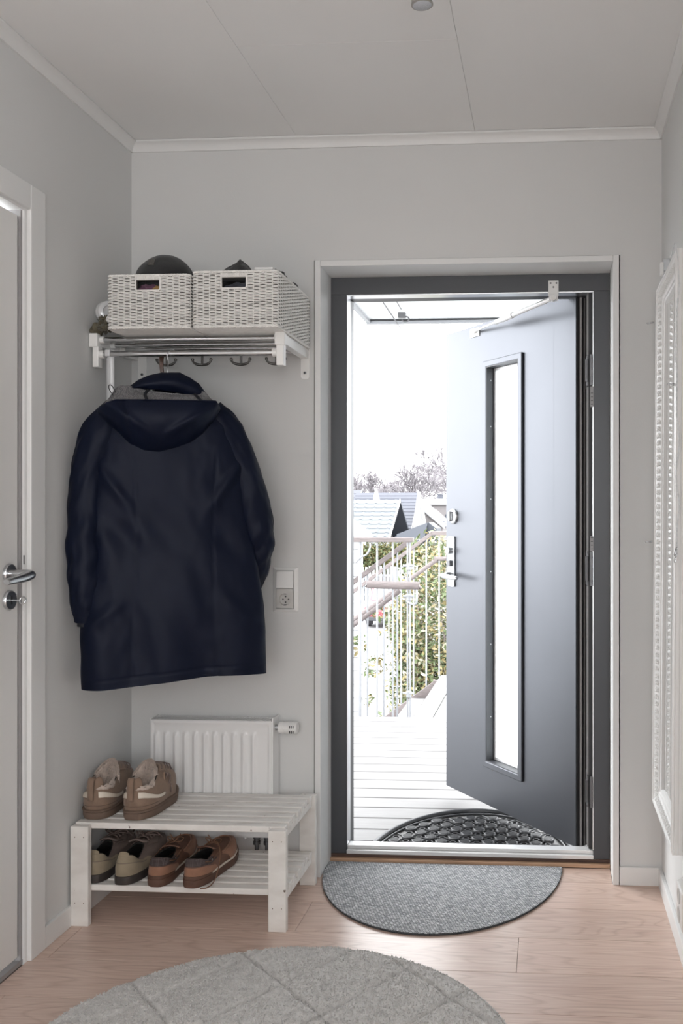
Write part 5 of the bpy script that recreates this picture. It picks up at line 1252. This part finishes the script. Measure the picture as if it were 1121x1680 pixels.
# --- fleece-lined suede shoes on the top shelf
def fleece_shoe(label, x, y, deg, sgn, bow):
    t = thing('fleece_lined_shoe', label, 'shoe', (0, 0, 0), 'fleece-lined suede shoes on the top of the bench')
    s = Shoe(.252, .104, .030, .100, .094, .132, .124, .050, sgn, rake=.006, bulge=.008, otw=.040)
    s.tap = .05
    s.HW = [(0, .045), (.15, .047), (.35, .044), (.5, .045), (.70, .051), (.85, .048), (1, .040)]
    s.sole(t, m_suedes, [(-.003, 0), (.002, .04), (.0045, .3), (.005, .72), (.0030, .74), (.0060, .78), (.0065, .93), (.004, 1.0), (-.004, 1.02)])
    s.upper(t, m_suede); s.lining(t, m_inside)
    s.upper(t, m_suede, 'heel_panel', -1.35, 1.35, 0.03, lambda a: .52+.10*math.cos(a*2), .0012, 60, 10)
    lo = lambda a: .56-.24*sm((abs(a)-.45)/1.0); hi = lambda a: .80-.36*sm((abs(a)-.45)/1.05)
    MBs = s.upper(t, m_cream, 'cream_stripe', .20, 1.45, lo, hi, .0026, 40, 6, solid=.001); s.upper(t, m_cream, 'cream_stripe', -1.45, -.20, lo, hi, .0026, 40, 6, solid=.001)
    # stitched seam
    MB().tube([s.S(a, .22, .0022) for a in [-1.1+2.2*i/30 for i in range(31)]], .0007, 5).build('seam', m_suedes, t)
    # padded heel flap and pull loop
    def flap(u, v):
        b_ = (u-.5)*2; return (.006+.012*abs(b_)**2+.006*v, b_*.021*math.sqrt(max(0, 1-(v*.93)**2.2)), .092+.032*v)
    MB().grid(flap, 16, 10).build('heel_flap', m_suede, t, smooth=180, solid=.006)
    lp = bez([(-.0085, .006, .060), (-.0090, .006, .085), (-.0075, .006, .108), (-.003, .006, .124), (.004, .006, .127), (.009, .006, .120), (.010, .006, .104)], 6)
    mb = MB()
    for a, b_ in zip(lp, lp[1:]):
        pass
    vs = []; n = len(lp)
    for p in lp: vs += [(p.x, p.y-.009, p.z), (p.x, p.y+.009, p.z)]
    mb.add(vs, [(2*i, 2*i+1, 2*i+3, 2*i+2) for i in range(n-1)]).build('pull_loop', m_suede, t, smooth=180, solid=.003)
    # fleece collar roll and high fleece tongue
    def roll(u, v):
        a = -2.0+4.0*u+0; x1, y1, z1 = s.top(a % (2*PI)); b_ = 2*PI*v; r = .0095*(1+.3*noise.noise((u*16, v*4, 2)))*min(1, 6*u+.2, 6*(1-u)+.2)
        d = Vector((x1-.055, y1, 0)).normalized(); c_ = Vector((x1, y1, z1-.006))-d*.0075
        return c_+d*(r*math.cos(b_))+Vector((0, 0, r*math.sin(b_)))
    MB().grid(roll, 90, 12).build('fleece_collar', m_fleece, t, smooth=180)
    def tong(u, v, k=0):
        b_ = (u-.5)*2; r_ = noise.noise((u*5+sgn, v*4, 3))*.003+noise.noise((u*22, v*16, 6+sgn))*.0016
        zt = .150-.034*abs(b_)**2.2; z = .060+(zt-.060)*v
        x = .106-.034*b_*b_+.014*v+r_
        return (x-(.004 if k else 0), b_*.0375*(1-.06*v), z+r_*.5)
    MB().grid(tong, 60, 36).build('fleece_tongue', m_fleece, t, smooth=180, solid=.014)
    fz = MB(); rn = random.Random(int(abs(x)*1000))
    for _ in range(2600):
        u, v = rn.random(), rn.random()**.7; p = Vector(tong(u, v)); d = Vector((-1+rn.gauss(0, .5), rn.gauss(0, .7), .4+rn.gauss(0, .6))).normalized(); q = d.cross(Vector((rn.gauss(0, 1), rn.gauss(0, 1), rn.gauss(0, 1)))).normalized()
        p = p+Vector((-.0065, 0, .001)); fz.add([p-q*.0009, p+q*.0009, p+d*.0058], [(0, 1, 2)])
    for _ in range(1200):
        u = rn.random(); p = Vector(tong(u, 1.0))+Vector((rn.uniform(-.006, .006), 0, .0)); d = Vector((rn.gauss(0, .5), rn.gauss(0, .5), 1)).normalized(); q = d.cross(Vector((1, .3, 0))).normalized(); fz.add([p-q*.0009, p+q*.0009, p+d*.0065], [(0, 1, 2)])
    fz.build('fleece_pile', m_fleece, t, kind='stuff')
    s.upper(t, m_suede, 'tongue_cover', 2.2, 4.08, .80, 1.0, .0045, 40, 8, solid=.003)
    # laces across the vamp, with a loose striped bow on the outer side
    for k in range(4):
        v = .92-.10*k; pts = [s.S(PI+d_, v-.02*math.cos(d_*3), .0065) for d_ in [-.85+1.7*i/16 for i in range(17)]]
        MB().tube(pts, .0022, 6, flat=.6).build('lace', m_lace2, t, smooth=60)
    if bow:
        b0 = Vector((.120, -.046, .100))
        for q in range(3):
            pts = bez([b0+Vector((.004*q, 0, .012)), b0+Vector((.014, -.010-.003*q, .0)), b0+Vector((.018-.006*q, -.014, -.020)), b0+Vector((.006, -.010, -.030)), b0+Vector((.0, -.004, -.012)), b0+Vector((.010, -.008, .010-.004*q))], 6)
            MB().tube(pts, .0028, 8, flat=.6).build('lace', m_lace2, t, smooth=60)
        MB().tube(bez([b0+Vector((.008, -.010, -.015)), b0+Vector((.018, -.016, -.034)), b0+Vector((.010, -.020, -.052))], 6), .0045, 8, flat=.45).build('lace_end', m_lace2, t, smooth=60)
        MB().tube(bez([b0+Vector((-.008, -.004, .016)), b0+Vector((-.012, -.006, -.010)), b0+Vector((-.006, -.010, -.036))], 6), .0032, 8, flat=.5).build('strap', m_suede, t, smooth=60)
    place(t, x, y, .305, deg); org0()
fleece_shoe('left fleece-lined taupe suede shoe, against the wall on the bench top', -1.386, 2.617, 2, 1, False)
fleece_shoe('right fleece-lined taupe suede shoe with a loose bow, on the bench top', -1.262, 2.617, 2, -1, True)

# --- olive sneakers on the lower shelf
def sneaker(label, x, y, deg, sgn):
    t = thing('olive_sneaker', label, 'shoe', (0, 0, 0), 'olive suede sneakers on the lower shelf')
    s = Shoe(.268, .096, .026, .088, .062, .088, .118, .040, sgn, rake=.010, bulge=.005, otw=.030)
    s.HW = [(0, .042), (.15, .043), (.35, .039), (.5, .040), (.70, .047), (.85, .045), (1, .036)]
    s.sole(t, m_sole2, [(-.002, 0), (.002, .05), (.003, .5), (.0025, .95), (.000, 1.0), (-.004, 1.01)])
    s.upper(t, m_mauve); s.lining(t, m_inside)
    s.upper(t, m_olive, 'heel_panel', -1.55, 1.55, 0.02, lambda a: 1.0-.30*sm((abs(a)-1.0)/.6), .0016, 70, 14)
    MB().tube([s.S(a, .62+.03*math.cos(a), .0024) for a in [-1.4+2.8*i/40 for i in range(41)]], .0008, 5).build('seam', m_mauve, t)
    def tab(u, v): b_ = (u-.5)*2; p = s.top((b_*.42) % (2*PI)); return (p[0]-.001+.004*v, p[1], p[2]-.003+.012*v*(1-.5*b_*b_))
    MB().grid(tab, 16, 5).build('heel_tab', m_olive, t, smooth=180, solid=.0035)
    def tg(u, v): b_ = (u-.5)*2; return (.118+.050*(1-v)-.022*v, b_*(.024+.006*v)*(1-.25*(v > .9)*(v-.9)*10*abs(b_)), .074+.028*v-.008*b_*b_+.004*math.sin(v*PI))
    MB().grid(tg, 16, 16).build('tongue', m_mauve, t, smooth=180, solid=.005)
    for sg in (-1, 1): s.upper(t, m_mauve, 'eyelet_stay', PI+sg*.28 if sg > 0 else PI-.95, PI+.95 if sg > 0 else PI-.28, .62, .99, .0030, 22, 10, solid=.0015)
    for k in range(5):
        v = .95-.075*k; w_ = .62-.05*k
        pts = [s.S(PI+d_, v, .0075+.004*math.cos(d_*1.5)) for d_ in [-w_+2*w_*i/14+.0 for i in range(15)]]
        MB().tube(pts, .0030, 8, flat=.5).build('lace', m_lace2, t, smooth=60)
    c_ = s.S(PI, .93, .012)
    for sg in (-1, 1):
        MB().tube(bez([c_, c_+Vector((-.004, sg*.014, .012)), c_+Vector((.012, sg*.032, .010)), c_+Vector((.028, sg*.034, -.006)), c_+Vector((.016, sg*.016, .0)), c_], 7), .0026, 7, flat=.6).build('lace_loop', m_lace2, t, smooth=60)
        MB().tube(bez([c_, c_+Vector((.018, sg*.016, .006)), c_+Vector((.040, sg*.026, -.004)), c_+Vector((.052, sg*.036, -.022))], 7), .0024, 7, flat=.6).build('lace_end', m_lace2, t, smooth=60)
    place(t, x, y, .1178, deg); org0()
sneaker('left olive sneaker on the lower shelf, next to the bench leg', -1.383, 2.600, 0, 1)
sneaker('right olive sneaker on the lower shelf, between its mate and the brown pair', -1.286, 2.592, 0, -1)

# --- brown boat shoes
def boat(label, x, y, deg, sgn, loose):
    t = thing('brown_boat_shoe', label, 'shoe', (0, 0, 0), 'tan and brown boat shoes on the lower shelf')
    s = Shoe(.272, .094, .024, .086, .068, .076, .128, .040, sgn, rake=.008, bulge=.004, otw=.031)
    s.HW = [(0, .042), (.15, .043), (.35, .038), (.5, .039), (.70, .047), (.85, .046), (1, .038)]
    s.sole(t, m_brsole, [(-.002, 0), (.002, .05), (.0035, .4), (.0035, .98), (.001, 1.0), (-.004, 1.01)])
    s.upper(t, m_brown2); s.lining(t, m_inside)
    s.upper(t, m_tan, 'heel_counter', -1.30, 1.30, lambda a: .10+.05*sm((abs(a)-.6)/.7), lambda a: .60-.10*sm((abs(a)-.9)/.4), .0016, 60, 10)
    s.upper(t, m_brsole, 'heel_bumper', -1.0, 1.0, -.02, lambda a: .17+.05*math.cos(a*1.5), .0034, 50, 6, solid=.001)
    for sg in (-1, 1):
        a0, a1 = (1.0, 1.75) if sg > 0 else (-1.75, -1.0)
        s.upper(t, m_cream, 'cream_wedge', a0, a1, -.02, lambda a: .04+.17*(1-abs(abs(a)-1.25)/.55), .0030, 24, 5, solid=.0008)
        b0, b1 = (1.6, 3.0) if sg > 0 else (-3.0, -1.6)
        s.upper(t, m_cream, 'midsole_line', b0, b1, -.01, .055, .0030, 40, 3)
    s.upper(t, m_plaid, 'plaid_collar', -1.62, 1.62, lambda a: .64+.05*sm((abs(a)-1.0)/.6), 1.0, .0018, 80, 8)
    # raised moccasin toe seam and apron
    ps = [s.S(PI+d_, .50+.20*(abs(d_)/1.25)**2, .0040) for d_ in [-1.25+2.5*i/60 for i in range(61)]]
    MB().tube(ps, .0024, 7).build('apron_seam', m_tan, t, smooth=60)
    pk = MB()
    for i in range(2, 59, 2): q = ps[i]; r_ = s.S(PI+(-1.25+2.5*i/60), .44+.20*(abs(-1.25+2.5*i/60)/1.25)**2, .0035); pk.tube([q+Vector((0, 0, .001)), r_], .0011, 4)
    pk.build('stitches', m_lace, t, kind='stuff')
    s.upper(t, m_tan, 'toe_side', PI-1.35, PI+1.35, .05, lambda a: .46+.18*(abs(a-PI)/1.35)**2, .0016, 60, 8)
    def tg(u, v): b_ = (u-.5)*2; return (.150-.048*v, b_*(.022+.006*v), .066+.022*v-.006*b_*b_)
    MB().grid(tg, 14, 10).build('tongue', m_brown2, t, smooth=180, solid=.004)
    # rawhide lace through the collar and bow
    for sg in (-1, 1):
        for a0, a1 in ((.95, 1.35), (1.5, 1.9)):
            MB().tube([s.S(sg*(a0+(a1-a0)*i/8), .84-.02*(i/8), .0045) for i in range(9)], .0016, 6).build('lace', m_lace, t, smooth=60)
        MB().lathe([(.0032, 0), (.0032, .0012), (.0016, .0012)], s.S(sg*1.42, .84, .0035), (0, sg, .2), 12).build('eyelet', m_steel, t)
    c_ = s.S(PI, .97, .010)
    for sg in (-1, 1):
        MB().tube(bez([c_, c_+Vector((-.002, sg*.012, .014)), c_+Vector((.004, sg*.026, .012)), c_+Vector((.008, sg*.018, -.001)), c_], 6), .0017, 6).build('lace_loop', m_lace, t, smooth=60)
        if not (loose and sg < 0): MB().tube(bez([c_, c_+Vector((.004, sg*.010, .012)), c_+Vector((.002, sg*.018, .024))], 6), .0015, 6).build('lace_end', m_lace, t, smooth=60)
        MB().tube([s.S(PI+sg*d_, .93, .006) for d_ in [.1+.5*i/8 for i in range(9)]], .0017, 6).build('lace', m_lace, t, smooth=60)
    if loose:
        MB().tube(bez([c_, c_+Vector((-.010, -.020, .008)), (.105, -.046, .078), (.085, -.054, .050), (.055, -.058, .018), (.030, -.056, .004), (.005, -.050, .0025), (-.004, -.035, .003)], 9), .0017, 7).build('lace_end', m_lace, t, smooth=60)
    place(t, x, y, .1178, deg); org0()
boat('left brown boat shoe with plaid collar, beside the sneakers', -1.178, 2.585, -1, 1, False)
boat('right brown boat shoe with a lace trailing onto the shelf', -1.072, 2.584, -5, -1, True)

# ================================================================ MIRROR
mi = thing('ornate_mirror', 'tall white framed mirror with carved border on the right wall', 'mirror', (XR, 2.64, 1.14))
MY0, MY1, MZ0, MZ1 = 2.42, 2.862, .318, 1.955
def MT(a, b_, h):   # a along y, b along z, h = height above the wall side of the frame; slightly tilted: lower end stands out
    til = .012*(1-(b_-MZ0)/(MZ1-MZ0)); return (XR-.004-h-til, a, b_)
# frame profile: (inset from the outer edge, height)
PR = [(0, -.002), (0, .026), (.002, .0295), (.005, .0305), (.008, .0295), (.0095, .0265), (.034, .0115), (.036, .0130), (.039, .0140), (.043, .0130), (.045, .0095), (.051, .0075), (.053, .0040), (.056, .0005)]
mb = MB(); vs = []; fs = []; 
for (d, h) in PR:
    for (a, b_) in ((MY0+d, MZ0+d), (MY1-d, MZ0+d), (MY1-d, MZ1-d), (MY0+d, MZ1-d)): vs.append(MT(a, b_, h))
for k in range(len(PR)-1):
    for i in range(4): j = (i+1) % 4; fs.append((k*4+i, k*4+j, (k+1)*4+j, (k+1)*4+i))
mb.add(vs, fs).build('frame', m_white, mi, smooth=28)
# fluted outer side of the frame
for nm_, (a0, a1, b0, b1) in (('side_moulding', (MY0-.004, MY0, MZ0-.003, MZ1+.003)), ('side_moulding', (MY1, MY1+.004, MZ0, MZ1))):
    pr = [(a0, .000), (a0, .006), ((a0+a1)/2, .0095), (a0, .013), (a0, .018), ((a0+a1)/2, .0215), (a0, .0245), (a0+.0005, .027), (a1, .028), (a1, .000)]
    if a0 > 2.5: pr = [(a1-(p[0]-a0), p[1]) for p in pr]
    MB().extrude(pr, b0, b1, lambda a, h, b_: MT(a, b_, h)).build(nm_, m_white, mi)
MB().extrude([(MY0+.05, MZ0+.05), (MY1-.05, MZ0+.05), (MY1-.05, MZ1-.05), (MY0+.05, MZ1-.05)], -.0005, .0015, MT).build('mirror_glass', m_mirror, mi)
MB().extrude([(MY0+.004, MZ0+.004), (MY1-.004, MZ0+.004), (MY1-.004, MZ1-.004), (MY0+.004, MZ1-.004)], -.0035, -.0010, MT).build('backing_board', m_backing, mi)
orn = MB(); step = .0222
SLP = math.atan2(.0150, .0245)
def leaf_orn(a, b_, al, inw):
    c = Vector(MT(a, b_, .0195)); inw = Vector(inw); ax_ = Vector(al); pr_ = inw*math.cos(SLP)+Vector((1, 0, 0))*math.sin(SLP); up = inw*math.sin(SLP)-Vector((1, 0, 0))*math.cos(SLP)
    for sg in (-1, 1):
        for q in range(4):
            an = sg*(.35+.62*q); dr2 = ax_*math.cos(an)+pr_*math.sin(an); ln = .0136-.0010*q
            p1 = c+dr2*ln+up*.0004; pm = c+dr2*ln*.55+up*.0042; w2 = dr2.cross(up).normalized()*.0022
            orn.add([c, pm-w2-up*.003, p1, pm+w2-up*.003, pm], [(0, 1, 4), (1, 2, 4), (2, 3, 4), (3, 0, 4)])
    orn.lathe([(.0032, -.001), (.0028, .003), (.0004, .0044)], c, up, 8)
n_z = int((MZ1-MZ0-.044)/step); n_y = int((MY1-MY0-.044)/step)
for i in range(n_z+1):
    zz = MZ0+.022+(MZ1-MZ0-.044)*i/n_z
    leaf_orn(MY0+.0218, zz, (0, 0, 1), (0, 1, 0)); leaf_orn(MY1-.0218, zz, (0, 0, 1), (0, -1, 0))
for i in range(1, n_y):
    yy = MY0+.022+(MY1-MY0-.044)*i/n_y
    leaf_orn(yy, MZ0+.0218, (0, 1, 0), (0, 0, 1)); leaf_orn(yy, MZ1-.0218, (0, 1, 0), (0, 0, -1))
orn.build('carved_ornament', m_white, mi, kind='stuff')
org0()
wh = thing('mirror_hook', 'small white and chrome bracket on the right wall above the mirror', 'hook', (XR, 2.80, 1.99))
MB().box(XR-.004, XR, 2.700, 2.760, 1.965, 2.035).build('wall_plate', m_white, wh, bevel=.001); MB().box(XR-.026, XR-.004, 2.742, 2.752, 1.985, 2.024).build('clip', m_steel, wh, bevel=.002); MB().box(XR-.034, XR-.024, 2.738, 2.756, 1.972, 2.012).build('clamp', m_white, wh, bevel=.002)
org0()
# fairy lights: twisted clear cable over the mirror's near side, small clear bulbs
fy = thing('fairy_lights', 'clear fairy light cable with small bulbs draped over the mirror', 'string lights', (XR-.03, 2.42, 1.6))
CP = [(.352, 2.405, 1.86), (.3455, 2.405, 1.79), (.3430, 2.404, 1.72), (.3425, 2.403, 1.66), (.3455, 2.403, 1.60), (.3435, 2.403, 1.55), (.3450, 2.404, 1.50), (.351, 2.405, 1.45), (.349, 2.404, 1.40), (.3435, 2.403, 1.37), (.3430, 2.403, 1.33), (.3475, 2.404, 1.295), (.3515, 2.405, 1.26), (.347, 2.404, 1.22), (.3440, 2.403, 1.18), (.3445, 2.403, 1.13)]
cc = bez(CP, 10)
for ph in (0, PI):
    MB().tube([p+Vector((.0016*math.cos(i*.9+ph), .0016*math.sin(i*.9+ph)-.004, 0)) for i, p in enumerate(cc)], .0011, 6).build('cable_strand', m_cable, fy, smooth=60)
def bulb(p, d):
    p = Vector(p); o = MB().lathe([(.0028, 0), (.0032, .008), (.0026, .0085), (.0026, .014), (.0034, .017), (.0030, .022), (.0006, .025)], p, d, 10).build('bulb', m_clear, fy, smooth=60)
bulb((.3425, 2.398, 1.585), (-1, -.1, .1)); bulb((.344, 2.398, 1.150), (-.3, -.1, -1)); bulb((.3425, 2.398, 1.132), (-.2, -.1, -1))
for zz in (1.855, 1.150): bulb((.340-.006*(zz < 1.5), MY1+.006, zz), (-1, .2, -.1))
MB().tube(bez([(.352, 2.405, 1.86), (.345, 2.43, 1.975), (.352, 2.60, 1.965), (.352, 2.86, 1.966), (.345, MY1+.006, 1.86)], 8), .0011, 6).build('cable_strand', m_cable, fy, smooth=60)
org0()
